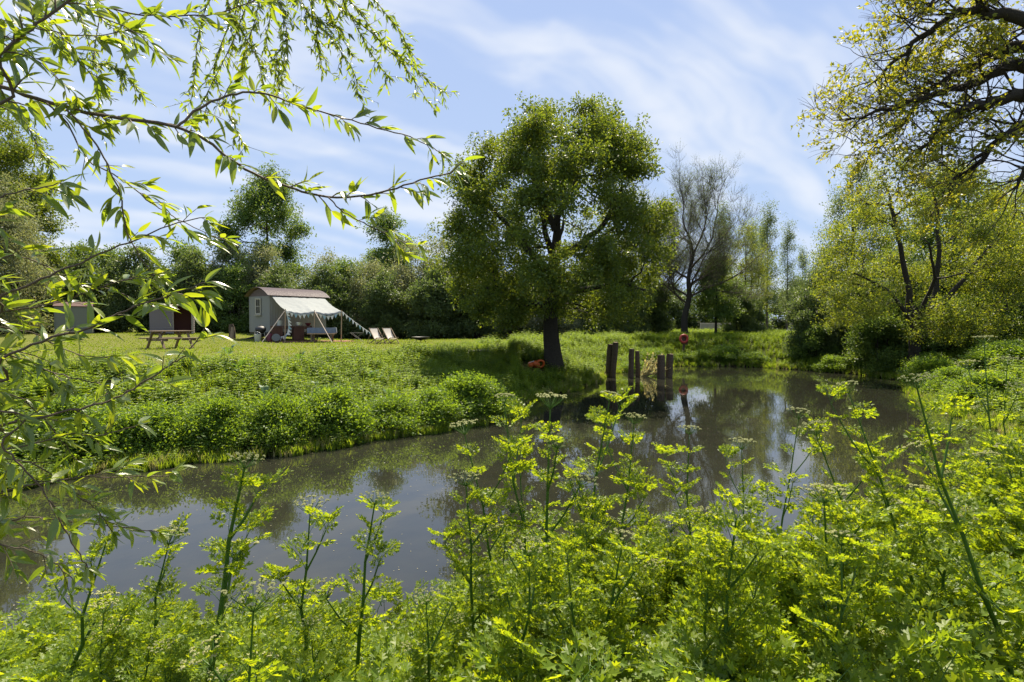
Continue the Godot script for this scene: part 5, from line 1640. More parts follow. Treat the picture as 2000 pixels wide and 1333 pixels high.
func willow():
	var base := on(-3.1, -0.2)
	var t := thing("willow_tree", "willow with slender brown branches and long narrow leaves reaching in at left", "tree", base)
	rng.seed = 700
	var tm := MB.new()
	tm.tube(curve([Vector3(0, -0.3, 0), Vector3(0, 0.3, 0), Vector3(-0.1, 1.2, 0.05), Vector3(0.0, 2.2, 0.0), Vector3(0.15, 3.4, -0.1), Vector3(0.1, 4.6, -0.3)], 3), taper(16, 0.26, 0.06), 10)
	part("trunk", tm.done(M.bark), t)
	var lm := []
	for k in 6: lm.append(long_leaf(701 + k, M.willow[k % 3]))
	# [points, start radius, end radius, shoot spacing, leaf length, leaf parts, joins trunk at height or -1]
	var br := [
		[[Vector3(-1.689, 3.357, -1.700), Vector3(-1.521, 3.305, -1.713), Vector3(-1.350, 3.250, -1.725), Vector3(-1.175, 3.218, -1.738), Vector3(-1.021, 3.198, -1.751), Vector3(-0.943, 3.162, -1.764), Vector3(-0.824, 3.078, -1.776), Vector3(-0.703, 3.026, -1.789), Vector3(-0.580, 2.997, -1.802), Vector3(-0.421, 3.012, -1.815), Vector3(-0.294, 3.057, -1.827), Vector3(-0.189, 3.087, -1.840)], 0.0100, 0.0022, 0.062, 0.088, 60, 1.9],
		[[Vector3(-0.979, 3.174, -1.680), Vector3(-0.933, 3.245, -1.720), Vector3(-0.860, 3.297, -1.760), Vector3(-0.784, 3.319, -1.800), Vector3(-0.703, 3.303, -1.840), Vector3(-0.602, 3.285, -1.880), Vector3(-0.478, 3.261, -1.920), Vector3(-0.349, 3.235, -1.960), Vector3(-0.246, 3.195, -2.000)], 0.0062, 0.0016, 0.062, 0.082, 45, -1.0],
		[[Vector3(-0.566, 2.988, -1.760), Vector3(-0.524, 2.948, -1.785), Vector3(-0.454, 2.911, -1.810), Vector3(-0.378, 2.873, -1.835), Vector3(-0.308, 2.856, -1.860)], 0.0036, 0.0012, 0.055, 0.074, 15, -1.0],
		[[Vector3(-1.300, 3.224, -1.680), Vector3(-1.254, 3.159, -1.697), Vector3(-1.208, 3.074, -1.714), Vector3(-1.179, 2.967, -1.731), Vector3(-1.183, 2.893, -1.749), Vector3(-1.152, 2.809, -1.766), Vector3(-1.120, 2.747, -1.783), Vector3(-1.083, 2.684, -1.800)], 0.0046, 0.0014, 0.062, 0.076, 30, -1.0],
		[[Vector3(-1.366, 3.248, -1.680), Vector3(-1.327, 3.194, -1.713), Vector3(-1.293, 3.101, -1.747), Vector3(-1.215, 3.048, -1.780), Vector3(-1.135, 2.976, -1.813), Vector3(-1.057, 2.924, -1.847), Vector3(-0.943, 2.873, -1.880)], 0.0040, 0.0013, 0.062, 0.076, 30, -1.0],
		[[Vector3(-1.511, 2.616, -1.500), Vector3(-1.385, 2.675, -1.542), Vector3(-1.307, 2.724, -1.583), Vector3(-1.224, 2.775, -1.625), Vector3(-1.120, 2.836, -1.667), Vector3(-1.024, 2.893, -1.708), Vector3(-0.939, 2.924, -1.750)], 0.0062, 0.0014, 0.075, 0.072, 20, 1.5],
		[[Vector3(-1.365, 2.444, -1.350), Vector3(-1.247, 2.513, -1.383), Vector3(-1.148, 2.564, -1.417), Vector3(-1.070, 2.590, -1.450), Vector3(-1.027, 2.627, -1.483), Vector3(-0.927, 2.668, -1.517), Vector3(-0.835, 2.711, -1.550)], 0.0060, 0.0015, 0.055, 0.088, 35, 1.4],
		[[Vector3(-1.419, 2.324, -1.400), Vector3(-1.292, 2.342, -1.429), Vector3(-1.159, 2.371, -1.457), Vector3(-1.074, 2.391, -1.486), Vector3(-1.012, 2.425, -1.514), Vector3(-0.946, 2.478, -1.543), Vector3(-0.906, 2.512, -1.571), Vector3(-0.864, 2.588, -1.600)], 0.0056, 0.0015, 0.055, 0.082, 35, 1.3],
		[[Vector3(-1.526, 2.126, -1.500), Vector3(-1.398, 2.142, -1.540), Vector3(-1.319, 2.151, -1.580), Vector3(-1.235, 2.159, -1.620), Vector3(-1.130, 2.148, -1.660), Vector3(-1.033, 2.141, -1.700)], 0.0044, 0.0013, 0.062, 0.074, 20, 1.2],
		[[Vector3(-1.293, 2.395, -1.350), Vector3(-1.250, 2.305, -1.380), Vector3(-1.215, 2.232, -1.410), Vector3(-1.178, 2.138, -1.440), Vector3(-1.151, 2.027, -1.470), Vector3(-1.135, 1.947, -1.500)], 0.0042, 0.0014, 0.055, 0.078, 15, 1.25],
		[[Vector3(-1.453, 3.176, -1.500), Vector3(-1.352, 3.308, -1.525), Vector3(-1.290, 3.391, -1.550), Vector3(-1.211, 3.477, -1.575), Vector3(-1.115, 3.591, -1.600)], 0.0070, 0.0030, 0.050, 0.080, 15, 2.0],
		[[Vector3(-1.610, 3.760, -1.900), Vector3(-1.387, 3.674, -1.960), Vector3(-1.251, 3.675, -2.020), Vector3(-1.104, 3.709, -2.080), Vector3(-0.984, 3.780, -2.140), Vector3(-0.836, 3.867, -2.200)], 0.0046, 0.0018, 0.050, 0.075, 15, 2.6],
		[[Vector3(-1.403, 2.853, -1.400), Vector3(-1.325, 2.895, -1.425), Vector3(-1.296, 2.920, -1.450), Vector3(-1.238, 2.945, -1.475), Vector3(-1.179, 2.967, -1.500)], 0.0046, 0.0014, 0.05, 0.085, 10, 1.6],
		[[Vector3(-1.616, 2.473, -1.600), Vector3(-1.538, 2.411, -1.638), Vector3(-1.453, 2.376, -1.675), Vector3(-1.380, 2.262, -1.712), Vector3(-1.348, 2.175, -1.750)], 0.0040, 0.0013, 0.055, 0.072, 0, 1.35],
		[[Vector3(-1.733, 1.969, -1.700), Vector3(-1.615, 1.970, -1.740), Vector3(-1.521, 1.989, -1.780), Vector3(-1.440, 1.958, -1.820), Vector3(-1.303, 1.927, -1.860), Vector3(-1.193, 1.895, -1.900)], 0.0040, 0.0013, 0.055, 0.070, 0, 1.1],
		[[Vector3(-1.613, 2.560, -1.600), Vector3(-1.529, 2.588, -1.650), Vector3(-1.438, 2.572, -1.700), Vector3(-1.356, 2.509, -1.750), Vector3(-1.282, 2.490, -1.800)], 0.0040, 0.0013, 0.055, 0.074, 0, 1.45],
		[[Vector3(-1.656, 3.461, -1.700), Vector3(-1.527, 3.503, -1.725), Vector3(-1.410, 3.486, -1.750), Vector3(-1.305, 3.483, -1.775), Vector3(-1.195, 3.511, -1.800)], 0.0040, 0.0013, 0.045, 0.078, 0, 2.3],
		[[Vector3(-1.508, 2.697, -1.500), Vector3(-1.434, 2.754, -1.538), Vector3(-1.369, 2.786, -1.575), Vector3(-1.316, 2.762, -1.612), Vector3(-1.274, 2.707, -1.650)], 0.0038, 0.0013, 0.05, 0.076, 0, 1.55],
		[[Vector3(-1.573, 2.252, -1.550), Vector3(-1.474, 2.245, -1.580), Vector3(-1.371, 2.253, -1.610), Vector3(-1.291, 2.277, -1.640), Vector3(-1.209, 2.271, -1.670), Vector3(-1.123, 2.296, -1.700)], 0.0038, 0.0013, 0.05, 0.076, 0, 1.2],
		[[Vector3(-1.463, 2.524, -1.450), Vector3(-1.387, 2.523, -1.480), Vector3(-1.307, 2.507, -1.510), Vector3(-1.236, 2.464, -1.540), Vector3(-1.162, 2.440, -1.570), Vector3(-1.083, 2.444, -1.600)], 0.0038, 0.0013, 0.05, 0.078, 0, 1.38],
		[[Vector3(-1.626, 2.168, -1.600), Vector3(-1.531, 2.202, -1.640), Vector3(-1.432, 2.184, -1.680), Vector3(-1.343, 2.088, -1.720), Vector3(-1.296, 2.012, -1.760), Vector3(-1.278, 1.932, -1.800)], 0.0038, 0.0013, 0.05, 0.074, 0, 1.15],
		[[Vector3(-1.531, 1.988, -1.500), Vector3(-1.444, 2.006, -1.525), Vector3(-1.369, 1.982, -1.550), Vector3(-1.306, 1.943, -1.575), Vector3(-1.255, 1.873, -1.600)], 0.0036, 0.0013, 0.05, 0.070, 0, 1.0],
		[[Vector3(-1.561, 2.631, -1.550), Vector3(-1.449, 2.631, -1.580), Vector3(-1.346, 2.646, -1.610), Vector3(-1.282, 2.669, -1.640), Vector3(-1.200, 2.708, -1.670), Vector3(-1.114, 2.740, -1.700)], 0.0036, 0.0013, 0.05, 0.074, 0, 1.48],
		[[Vector3(-1.560, 3.368, -1.600), Vector3(-1.439, 3.409, -1.625), Vector3(-1.375, 3.363, -1.650), Vector3(-1.323, 3.316, -1.675), Vector3(-1.284, 3.267, -1.700)], 0.0036, 0.0013, 0.045, 0.076, 0, 2.2],
		[[Vector3(-1.543, 3.636, -1.650), Vector3(-1.401, 3.586, -1.688), Vector3(-1.282, 3.533, -1.725), Vector3(-1.155, 3.492, -1.762), Vector3(-1.117, 3.448, -1.800)], 0.0038, 0.0013, 0.045, 0.074, 0, 2.6],
		[[Vector3(-1.637, 3.668, -1.750), Vector3(-1.506, 3.607, -1.775), Vector3(-1.403, 3.511, -1.800), Vector3(-1.376, 3.428, -1.825), Vector3(-1.330, 3.391, -1.850)], 0.0040, 0.0013, 0.045, 0.075, 0, 2.5]]
	for q in br:
		var pts: Array = q[0]
		q[1] *= 0.64
		q[4] *= 0.86
		var line := []
		if q[6] > 0:
			line.append(base + Vector3(0, q[6], 0))
			line.append((base + Vector3(0, q[6], 0)).lerp(pts[0], 0.5) + Vector3(0, 0.1, 0))
		line.append_array(pts)
		for i in line.size(): line[i] = (line[i] as Vector3) - base
		var c := curve(line, 5)
		for i in range(1, c.size() - 1): c[i] += any_dir() * 0.003
		var b := MB.new()
		var rad := []
		var lead: int = 10 if q[6] > 0 else 0
		for i in c.size():
			if i < lead: rad.append(lerpf(q[1] * 2.6, q[1], i / float(lead)))
			else: rad.append(lerpf(q[1], q[2], (i - lead) / float(c.size() - 1 - lead)))
		b.tube(c, rad, 7)
		# short shoots, each with a fan of leaves
		var where := []
		var run := 0.0
		for i in range(lead, c.size() - 1):
			var seg: Vector3 = c[i + 1] - c[i]
			run += seg.length()
			while run > q[3] * 0.7:
				run -= q[3] * 0.7
				if rng.randf() < 0.12: continue
				var at: Vector3 = c[i + 1] - seg.normalized() * run
				var ax := seg.normalized()
				var side := (any_dir() + Vector3(0, 0.1, 0)).normalized()
				side = (side - ax * side.dot(ax)).normalized()
				var d := (ax * 0.9 + side * 0.8).normalized()
				var ln := rr(0.025, 0.075)
				var e := at + d * ln + Vector3(0, -0.006, 0)
				b.tube([at, at + d * ln * 0.5, e], [q[2] * 0.9, q[2] * 0.8, q[2] * 0.5], 4, false)
				var cnt := rng.randi_range(3, 6)
				for k in cnt:
					var p := at.lerp(e, lerpf(0.25, 1.0, k / float(cnt - 1)))
					where.append(leaf_pose(p, d, q[4] * rr(0.6, 1.15)))
		for k in 5: where.append(leaf_pose(c[-1], (c[-1] - c[-2]).normalized(), q[4] * rr(0.6, 1.0)))
		var bp := part("branch", b.done(M.willow_bark), t)
		var rest := [[], [], []]
		var step: float = where.size() / maxf(1.0, q[5])
		var next := 0.0
		for i in where.size():
			if q[5] > 0 and i >= next:
				next += step
				part("leaf", lm[rng.randi() % 6], bp, where[i])
			else:
				rest[rng.randi() % 3].append(where[i])
		foliage(bp, lm, rest)
	# thin hanging strands with small leaves, farther back
	var strands := [[Vector3(-2.457, 4.553, -3.200), Vector3(-2.385, 4.233, -3.225), Vector3(-2.355, 4.075, -3.250), Vector3(-2.351, 3.915, -3.275), Vector3(-2.378, 3.774, -3.300)], [Vector3(-2.319, 4.053, -3.200), Vector3(-2.252, 4.054, -3.233), Vector3(-2.189, 3.997, -3.267), Vector3(-2.163, 3.959, -3.300)], [Vector3(-1.324, 4.431, -3.000), Vector3(-1.431, 4.197, -3.050), Vector3(-1.539, 4.034, -3.100), Vector3(-1.680, 3.837, -3.150), Vector3(-1.780, 3.716, -3.200)], [Vector3(-1.450, 4.492, -3.100), Vector3(-1.500, 4.299, -3.140), Vector3(-1.606, 4.127, -3.180), Vector3(-1.658, 3.977, -3.220), Vector3(-1.595, 3.765, -3.260), Vector3(-1.529, 3.605, -3.300)], [Vector3(-1.560, 4.492, -3.100), Vector3(-1.672, 4.304, -3.150), Vector3(-1.744, 4.164, -3.200), Vector3(-1.788, 4.018, -3.250), Vector3(-1.842, 3.867, -3.300)], [Vector3(-1.299, 4.553, -3.200), Vector3(-1.351, 4.359, -3.250), Vector3(-1.403, 4.213, -3.300), Vector3(-1.382, 4.091, -3.350), Vector3(-1.374, 4.024, -3.400)],
		[Vector3(-1.243, 4.553, -3.200), Vector3(-1.159, 4.372, -3.275), Vector3(-1.039, 4.238, -3.350), Vector3(-0.942, 4.095, -3.425), Vector3(-0.933, 3.974, -3.500)], [Vector3(-1.165, 4.615, -3.300), Vector3(-1.010, 4.447, -3.360), Vector3(-0.848, 4.331, -3.420), Vector3(-0.679, 4.210, -3.480), Vector3(-0.534, 4.114, -3.540), Vector3(-0.422, 4.039, -3.600)], [Vector3(-1.073, 4.553, -3.200), Vector3(-1.051, 4.386, -3.300), Vector3(-1.009, 4.292, -3.400), Vector3(-0.962, 4.219, -3.500)], [Vector3(-1.049, 4.615, -3.300), Vector3(-0.896, 4.426, -3.375), Vector3(-0.764, 4.256, -3.450), Vector3(-0.657, 4.169, -3.525), Vector3(-0.512, 3.966, -3.600)], [Vector3(-1.172, 4.553, -3.200), Vector3(-1.113, 4.339, -3.267), Vector3(-1.122, 4.229, -3.333), Vector3(-1.131, 4.114, -3.400)], [Vector3(-1.341, 4.492, -3.100), Vector3(-1.382, 4.264, -3.125), Vector3(-1.452, 4.112, -3.150), Vector3(-1.493, 3.986, -3.175), Vector3(-1.564, 3.884, -3.200)], [Vector3(-1.271, 4.431, -3.000), Vector3(-1.217, 4.263, -3.025), Vector3(-1.189, 4.118, -3.050), Vector3(-1.254, 4.023, -3.075), Vector3(-1.239, 3.899, -3.100)],
		[Vector3(-0.876, 4.553, -3.200), Vector3(-0.751, 4.396, -3.267), Vector3(-0.649, 4.288, -3.333), Vector3(-0.603, 4.203, -3.400)], [Vector3(-2.673, 3.790, -3.100), Vector3(-2.616, 3.635, -3.125), Vector3(-2.583, 3.532, -3.150), Vector3(-2.549, 3.455, -3.175), Vector3(-2.594, 3.377, -3.200)], [Vector3(-1.456, 4.431, -3.000), Vector3(-1.485, 4.263, -3.025), Vector3(-1.431, 4.144, -3.050), Vector3(-1.363, 4.023, -3.075), Vector3(-1.335, 3.871, -3.100)], [Vector3(-0.991, 4.557, -3.300), Vector3(-0.924, 4.363, -3.367), Vector3(-0.807, 4.158, -3.433), Vector3(-0.746, 4.097, -3.500)], [Vector3(-2.441, 4.223, -3.000), Vector3(-2.431, 4.144, -3.050), Vector3(-2.418, 4.088, -3.100)], [Vector3(-2.221, 4.277, -3.100), Vector3(-2.168, 4.220, -3.200), Vector3(-2.224, 4.127, -3.300)], [Vector3(-1.243, 4.498, -3.200), Vector3(-1.172, 4.378, -3.233), Vector3(-1.099, 4.311, -3.267), Vector3(-1.022, 4.314, -3.300)]]
	var hub := Vector3(-0.9, 3.6, -2.6)
	var limb := MB.new()
	limb.tube(curve([Vector3(0.1, 4.2, -0.3), Vector3(0.6, 4.35, -1.4), hub + Vector3(-0.2, 0.95, -0.1) - Vector3(0, 0, 0), Vector3(2.2, 4.25, -3.0), Vector3(2.9, 4.0, -3.4)], 4), taper(17, 0.05, 0.01), 6)
	var lp := part("branch", limb.done(M.willow_bark), t)
	for q in strands:
		var line := []
		for p in q: line.append((p as Vector3) - base)
		if (q[0] as Vector3).y > 4.0: line.push_front(line[0] + Vector3(rr(-0.2, 0.1), rr(0.25, 0.5), rr(-0.1, 0.2)))
		var c := curve(line, 6)
		var b := MB.new()
		b.tube(c, taper(c.size(), 0.0032, 0.0012), 4, false)
		var rest := [[], [], []]
		for i in range(2, c.size()):
			for k in 5:
				var p: Vector3 = c[i - 1].lerp(c[i], rng.randf())
				var ax: Vector3 = (c[i] - c[i - 1]).normalized()
				var d := (ax * 0.8 + any_dir() * 0.8).normalized()
				if i % 3 == 0 and k < 2:
					# a side shoot
					var e := p + (d + Vector3(0, -0.3, 0)).normalized() * rr(0.06, 0.16)
					b.tube([p, e], [0.0014, 0.0009], 3, false)
					for j in 6: rest[rng.randi() % 3].append(leaf_pose(p.lerp(e, rr(0.3, 1.0)), (e - p).normalized(), rr(0.03, 0.055)))
				rest[rng.randi() % 3].append(leaf_pose(p, d, rr(0.025, 0.055)))
		var sp := part("hanging_strand", b.done(M.twig), t)
		foliage(sp, lm, rest)

func foliage(parent: Node3D, lm: Array, rest: Array):
	var am := ArrayMesh.new()
	for k in 3:
		var st := SurfaceTool.new()
		var has := false
		st.begin(Mesh.PRIMITIVE_TRIANGLES)
		for x in rest[k]:
			st.append_from(lm[k + 3 * (rng.randi() % 2)], 0, x)
			has = true
		if has:
			st.commit(am)
			am.surface_set_material(am.get_surface_count() - 1, M.willow[k])
	if am.get_surface_count() == 0: return
	var o := part("foliage", am, parent)
	o.set_meta("kind", "stuff")

func leaf_pose(p: Vector3, axis: Vector3, ln: float) -> Transform3D:
	var z := (axis * 0.75 + any_dir() * 0.75 + Vector3(0.1, -0.12, 0)).normalized()
	var up := (Vector3.UP + any_dir() * 0.85).normalized()
	var x := up.cross(z).normalized()
	return Transform3D(Basis(x, z.cross(x), z).scaled(Vector3.ONE * ln), p)

# ---------------------------------------------------------------- water dropwort
func leaflet(b: MB, at: Transform3D):
	# three toothed lobes on a folded midrib
	var o := [Vector2(0.0, 0.0), Vector2(0.13, 0.24), Vector2(0.42, 0.40), Vector2(0.36, 0.52), Vector2(0.15, 0.50), Vector2(0.31, 0.80), Vector2(0.20, 0.85), Vector2(0.10, 0.78), Vector2(0.0, 1.08)]
	for s in [-1.0, 1.0]:
		var mid := at * Vector3(0, -0.03, 0.48)
		for i in o.size() - 1:
			var p := at * Vector3(o[i].x * s, absf(o[i].x) * 0.28, o[i].y)
			var q := at * Vector3(o[i + 1].x * s, absf(o[i + 1].x) * 0.28, o[i + 1].y)
			if s > 0: b.tri(mid, q, p)
			else: b.tri(mid, p, q)

func frond(seed_: int, pairs: int, mats: Array) -> ArrayMesh:
	# about 0.3 m long along +z, arching
	rng.seed = seed_
	var b := [MB.new(), MB.new(), MB.new()]
	var st := MB.new()
	var L := 0.30
	var pts := []
	for i in 7:
		var f := i / 6.0
		pts.append(Vector3(rr(-1, 1) * 0.004, L * (0.42 * f - 0.42 * f * f), L * f))
	st.tube(pts, taper(7, 0.0034, 0.001), 4, false)
	for i in pairs + 1:
		var f := lerpf(0.34, 1.0, i / float(pairs))
		var k := f * 6.0
		var p: Vector3 = pts[mini(5, int(k))].lerp(pts[mini(6, int(k) + 1)], k - int(k))
		var pl := L * lerpf(0.46, 0.2, i / float(pairs))
		for s in ([-1.0, 1.0] if i < pairs else [0.0]):
			var d := Vector3(s * 0.85, rr(-0.1, 0.25), 0.62).normalized() if s != 0 else Vector3(0, -0.15, 1).normalized()
			var e := p + d * pl
			st.tube([p, e], [0.0016, 0.0008], 3, false)
			for j in 5:
				var g := [0.42, 0.42, 0.74, 0.74, 1.0][j] as float
				var sd := [-1.0, 1.0, -1.0, 1.0, 0.0][j] as float
				var across := Vector3.UP.cross(d).normalized()
				var z := (d * (0.7 if sd != 0 else 1.0) + across * sd * 0.75 + any_dir() * 0.42).normalized()
				var up := (Vector3.UP + any_dir() * 0.85).normalized()
				var x := up.cross(z).normalized()
				var size := pl * rr(0.34, 0.46) * (1.2 if sd == 0 else 1.0)
				leaflet(b[rng.randi() % 3], Transform3D(Basis(x, z.cross(x), z).scaled(Vector3.ONE * size), p + d * pl * (g - 0.12)))
	var mesh := ArrayMesh.new()
	st.into(mesh, M.dstem)
	for k in 3: b[k].into(mesh, mats[k])
	return mesh

func flower_head(seed_: int, rays: int, spread: float) -> ArrayMesh:
	# an umbel: rays from one point, each ending in a small dome of buds; about 0.06 m across at spread 1
	rng.seed = seed_
	var st := MB.new()
	var fl := MB.new()
	for i in rays:
		var f := sqrt((i + 0.5) / rays)
		var a := i * 2.399
		var e := Vector3(cos(a) * f * 0.048 * spread, 0.045 + 0.012 * (1 - f * f) + rr(-0.004, 0.004), sin(a) * f * 0.048 * spread)
		st.tube([Vector3.ZERO, e * 0.55 + Vector3(0, -0.003, 0), e], [0.0012, 0.0011, 0.0009], 4, false)
		for k in 9:
			var o := any_dir()
			o.y = absf(o.y) * 0.7
			var c := e + o * 0.0075
			var r := rr(0.0026, 0.0042)
			var top := c + Vector3(0, r, 0)
			var low := c - Vector3(0, r, 0)
			var q := []
			for j in 4: q.append(c + Vector3(cos(j * PI / 2), 0, sin(j * PI / 2)) * r)
			for j in 4:
				fl.out_tri(top, q[j], q[(j + 1) % 4], (q[j] + q[(j + 1) % 4]) * 0.5 + Vector3(0, r, 0) - c)
				fl.out_tri(low, q[j], q[(j + 1) % 4], (q[j] + q[(j + 1) % 4]) * 0.5 - Vector3(0, r, 0) - c)
	var mesh := ArrayMesh.new()
	st.into(mesh, M.dstem)
	fl.into(mesh, M.umbel)
	return mesh

var fronds := []
var heads := []

# a plant from foot to top, with side branches, leaves at the joints and flower heads
func dropwort(label: String, group: String, foot: Vector3, top: Vector3, thick: float, o: Dictionary) -> Node3D:
	var t := thing("water_dropwort", label, "plant", foot, 0.0, group)
	rng.seed = o.seed
	var h := (top - foot) * 0.91
	var H := h.length()
	var joints := []
	var n := 6
	for i in n + 1:
		var f := i / float(n)
		joints.append(Vector3(h.x * pow(f, 1.25), h.y * f, h.z * pow(f, 1.25)) + (Vector3(rr(-1, 1), 0, rr(-1, 1)) * H * 0.016 if i > 0 and i < n else Vector3.ZERO))
	joints[0].y -= 0.1
	var st := MB.new()
	var path := []
	var rad := []
	for i in n:
		for k in 3:
			path.append(joints[i].lerp(joints[i + 1], k / 3.0))
			rad.append(thick * lerpf(1.0, 0.32, (i + k / 3.0) / n) * (1.14 if k == 0 and i > 0 else 1.0))
	path.append(joints[n])
	rad.append(thick * 0.3)
	st.tube(path, rad, 8)
	var tip: Vector3 = joints[n] + (joints[n] - joints[n - 1]).normalized() * H * 0.1
	st.tube([joints[n], tip], [thick * 0.3, thick * 0.24], 6)
	var ends := [[tip, (tip - joints[n]).normalized()]]
	var leaves := []
	var az := rr(0, TAU)
	for i in range(1, n + 1):
		var f := i / float(n)
		for k in int(o.get("leaves", 2)):
			az += 2.4 + rr(-0.4, 0.4)
			leaves.append([joints[i], az, lerpf(1.05, 0.36, f) * o.get("leaf", 1.0), f])
			if f > 0.45: leaves.append([joints[i].lerp(joints[i - 1], rr(0.3, 0.7)), az + 1.3, lerpf(0.6, 0.3, f), f])
		if i >= int(o.get("from", 3)) and i < n:
			for k in int(o.get("side", 1)):
				az += 2.1
				var d := Vector3(cos(az) * 0.62, 0.85, sin(az) * 0.62).normalized()
				var ln := H * rr(0.16, 0.27)
				var m: Vector3 = joints[i] + d * ln * 0.5 + any_dir() * 0.01
				var e := m + (d + Vector3(0, 0.25, 0)).normalized() * ln * 0.5
				st.tube([joints[i], m, e], [thick * 0.42, thick * 0.34, thick * 0.22], 6)
				ends.append([e, (e - m).normalized()])
				for q in 3: leaves.append([m.lerp(e, q / 2.0), az + q * 2.2, rr(0.25, 0.48) * o.get("leaf", 1.0), 0.8])
	part("stem", st.done(M.dstem), t)
	for q in leaves:
		var bs := Basis(Vector3.UP, q[1]) * Basis(Vector3.RIGHT, lerpf(-0.25, -0.75, q[3]) + rr(-0.3, 0.25))
		part("leaf", fronds[rng.randi() % fronds.size()], t, Transform3D(bs.scaled(Vector3.ONE * q[2] * rr(0.85, 1.15)), q[0]))
	var left: int = o.get("flowers", 3)
	for e in ends:
		if left > 0:
			left -= 1
			var up := Quaternion(Vector3.UP, ((e[1] as Vector3) + Vector3(0, 0.4, 0)).normalized())
			part("flower_head", heads[rng.randi() % heads.size()], t, Transform3D(Basis(up).scaled(Vector3.ONE * rr(0.8, 1.25) * o.get("head", 1.0)), e[0]))
		else:
			for k in 3:
				part("leaf", fronds[rng.randi() % fronds.size()], t, Transform3D((Basis(Vector3.UP, rr(0, TAU)) * Basis(Vector3.RIGHT, rr(-1.1, -0.5))).scaled(Vector3.ONE * rr(0.3, 0.5)), e[0]))
	return t

func stand_label(x: float, d: float) -> String:
	var f := x / d
	var side := "at lower left" if f < -0.5 else "left of centre" if f < -0.12 else "around the tallest plant" if f < 0.2 else "below the bright water" if f < 0.5 else "towards the right edge"
	var row := "close by" if d < 2.7 else "midway down the bank" if d < 4.0 else "near the water's edge"
	return "leafy dropwort " + row + " in the stand " + side

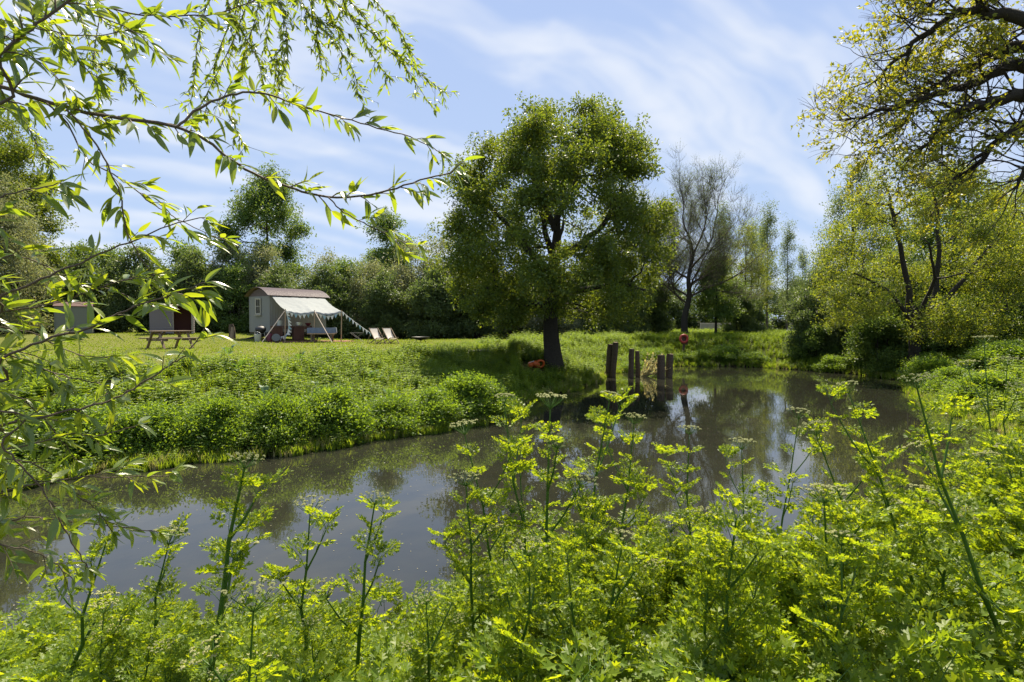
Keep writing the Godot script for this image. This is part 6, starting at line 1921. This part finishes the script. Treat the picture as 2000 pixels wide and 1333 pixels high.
func dropworts():
	for k in 5: fronds.append(frond(801 + k, 4 + k % 2, M.drop))
	for k in 3: heads.append(flower_head(811 + k, 15 + k * 2, 1.25 + k * 0.2))
	rng.seed = 820
	# the plants that stand out, foot and top measured in metres
	var tall := [
		["dropwort leaning right at the lower left under the willow", Vector3(-2.102, 1.009, -2.600), Vector3(-1.882, 1.599, -2.600), 0.012, {"flowers": 2, "side": 1, "leaves": 1}],
		["dropwort with spreading top right of the leaning one", Vector3(-1.643, 0.951, -2.400), Vector3(-1.475, 1.654, -2.400), 0.010, {"flowers": 2, "side": 1, "leaves": 1}],
		["tall thick stemmed dropwort standing clear against the water at left", Vector3(-1.214, 1.047, -2.200), Vector3(-1.053, 2.036, -2.200), 0.0165, {"flowers": 2, "side": 1, "leaves": 2, "from": 3}],
		["slim dropwort with a single flower head against the pond", Vector3(-0.954, 0.836, -2.500), Vector3(-0.900, 1.753, -2.500), 0.011, {"flowers": 1, "side": 1, "leaves": 1, "from": 3}],
		["dropwort beside the single headed one, its top forked", Vector3(-0.741, 0.765, -2.600), Vector3(-0.643, 1.766, -2.600), 0.0125, {"flowers": 2, "side": 1, "leaves": 1, "from": 3}],
		["large pale flower head close to the camera at the bottom", Vector3(-0.628, 1.600, -1.250), Vector3(-0.580, 1.957, -1.250), 0.008, {"flowers": 3, "side": 1, "leaves": 1, "from": 4, "head": 0.8}],
		["tallest dropwort in the middle, its flat flower head above the pond", Vector3(0.149, 0.644, -2.700), Vector3(0.181, 2.190, -2.700), 0.0145, {"flowers": 4, "side": 1, "leaves": 2, "from": 3}],
		["dropwort leaning left with flower buds over the water", Vector3(0.154, 0.624, -2.800), Vector3(-0.038, 2.200, -2.800), 0.011, {"flowers": 2, "side": 1, "leaves": 2, "from": 3}],
		["dropwort just right of the tallest, with a leafy crown", Vector3(0.347, 0.499, -2.900), Vector3(0.485, 2.199, -2.900), 0.012, {"flowers": 3, "side": 1, "leaves": 3, "from": 3}],
		["second leafy crowned dropwort right of the tallest", Vector3(0.485, 0.412, -3.100), Vector3(0.673, 2.045, -3.100), 0.011, {"flowers": 2, "side": 1, "leaves": 3, "from": 3}],
		["left leaning dropwort low over the water in the middle", Vector3(0.026, 0.755, -2.800), Vector3(-0.223, 2.048, -2.800), 0.010, {"flowers": 2, "side": 1, "leaves": 2, "from": 4}],
		["dropwort at the left edge of the dense stand", Vector3(-0.161, 0.695, -2.700), Vector3(-0.216, 1.821, -2.700), 0.012, {"flowers": 2, "side": 1, "leaves": 3}],
		["slim dropwort rising before the wide water at right centre", Vector3(1.030, 0.426, -3.300), Vector3(1.031, 1.949, -3.300), 0.010, {"flowers": 2, "side": 1, "leaves": 2}],
		["slender dropwort standing alone against bright water", Vector3(1.456, 0.784, -3.500), Vector3(1.427, 1.814, -3.500), 0.009, {"flowers": 1, "side": 1, "leaves": 1}],
		["dropwort leaning right with a flower head over bright water", Vector3(1.525, 0.677, -3.400), Vector3(1.722, 2.022, -3.400), 0.009, {"flowers": 2, "side": 1, "leaves": 1, "from": 4}],
		["dropwort leaning far left, its buds before the open pond", Vector3(1.876, 1.199, -2.700), Vector3(1.466, 2.067, -2.700), 0.010, {"flowers": 2, "side": 1, "leaves": 2, "from": 4}],
		["dropwort arching left with a budding tip before the pond's end", Vector3(1.941, 1.349, -2.500), Vector3(1.501, 2.289, -2.500), 0.010, {"flowers": 1, "side": 1, "leaves": 2, "from": 4}],
		["thick stemmed dropwort leaning left from the right edge", Vector3(1.942, 1.412, -2.100), Vector3(1.498, 2.357, -2.100), 0.012, {"flowers": 2, "side": 1, "leaves": 2, "from": 4}],
		["dropwort with a flat head standing highest at the right edge", Vector3(3.436, 1.263, -4.000), Vector3(3.332, 2.456, -4.000), 0.011, {"flowers": 3, "side": 1, "leaves": 1, "from": 4}],
		["dropwort behind the highest one at the right edge", Vector3(3.900, 1.129, -4.400), Vector3(3.829, 2.271, -4.400), 0.010, {"flowers": 3, "side": 1, "leaves": 1, "from": 4}]]
	for i in tall.size():
		var q: Array = tall[i]
		var foot: Vector3 = q[1]
		foot.y = maxf(ground(foot.x, foot.z), -0.1)
		dropwort(q[0], "dropwort plants on the near bank", foot, q[2], q[3], (q[4] as Dictionary).merged({"seed": 830 + i}))
	# the stand behind them: copies of six plants
	var protos := []
	for k in 6:
		var p := dropwort("leafy dropwort in the dense stand on the near bank", "dense dropwort stand", Vector3(0, 0, 0), Vector3(rr(-0.15, 0.15), 0.95, rr(-0.12, 0.12)), 0.0115, {"seed": 870 + k, "flowers": k % 3, "side": 1, "leaves": 2, "from": 2, "leaf": 1.15})
		protos.append(p)
	var used := 0
	var put := 0
	rng.seed = 880
	while put < 120:
		var d := rr(1.7, 6.3)
		var x := rr(-0.85, 0.98) * d
		var s := off_shore(x, d)
		if s < 0.05 or (x / d > 0.62 and d < 2.3): continue
		var right := smoothstep(-0.25, 0.05, x / d)
		if rng.randf() > lerpf(0.42, 1.0, right): continue
		var g := height_at(x, d, s)
		# open water shows past the tops: plants are lower where they stand closer and towards the left
		var slope := lerpf(0.56, 0.385, right) - 0.17 * smoothstep(0.48, 0.9, x / d)
		if x / d > 0.38 and x / d < 0.50: slope = 0.5
		var tall_to := 2.6 - slope * d * rr(0.92, 1.25)
		var hh := clampf((tall_to - g) / 0.95, 0.35, 1.35)
		var at := Vector3(x, g, -d)
		if used < 6:
			protos[used].position = at
			protos[used].scale = Vector3.ONE * hh
			protos[used].rotation.y = rr(0, TAU)
			protos[used].set_meta("label", stand_label(x, d))
			used += 1
		else:
			again(protos[rng.randi() % 6], at, rr(0, TAU), Vector3(1, 1, 1) * hh, stand_label(x, d))
		put += 1
	# low leaves beneath
	var low := [[], [], []]
	for i in 4000:
		var d := rr(1.0, 7.5)
		var x := rr(-1.05, 1.1) * d
		var s := off_shore(x, d)
		if s < 0.0: continue
		var g := height_at(x, d, s)
		var right := smoothstep(-0.3, 0.05, x / d)
		var up := rr(0.0, lerpf(0.22, 0.48, right))
		if d < 1.6: up = rr(0, 0.3)
		var bs := Basis(Vector3.UP, rr(0, TAU)) * Basis(Vector3.RIGHT, rr(-1.0, 0.1))
		low[rng.randi() % 3].append(Transform3D(bs.scaled(Vector3.ONE * rr(0.6, 1.15)), Vector3(x, g + up, -d)))
	for k in 3:
		var o := many("dropwort_foliage" if k == 0 else "dropwort_foliage_%03d" % k, fronds[k], low[k], self)
		tag(o, "dense low dropwort leaves covering the near bank", "foliage", "near bank foliage", "stuff")
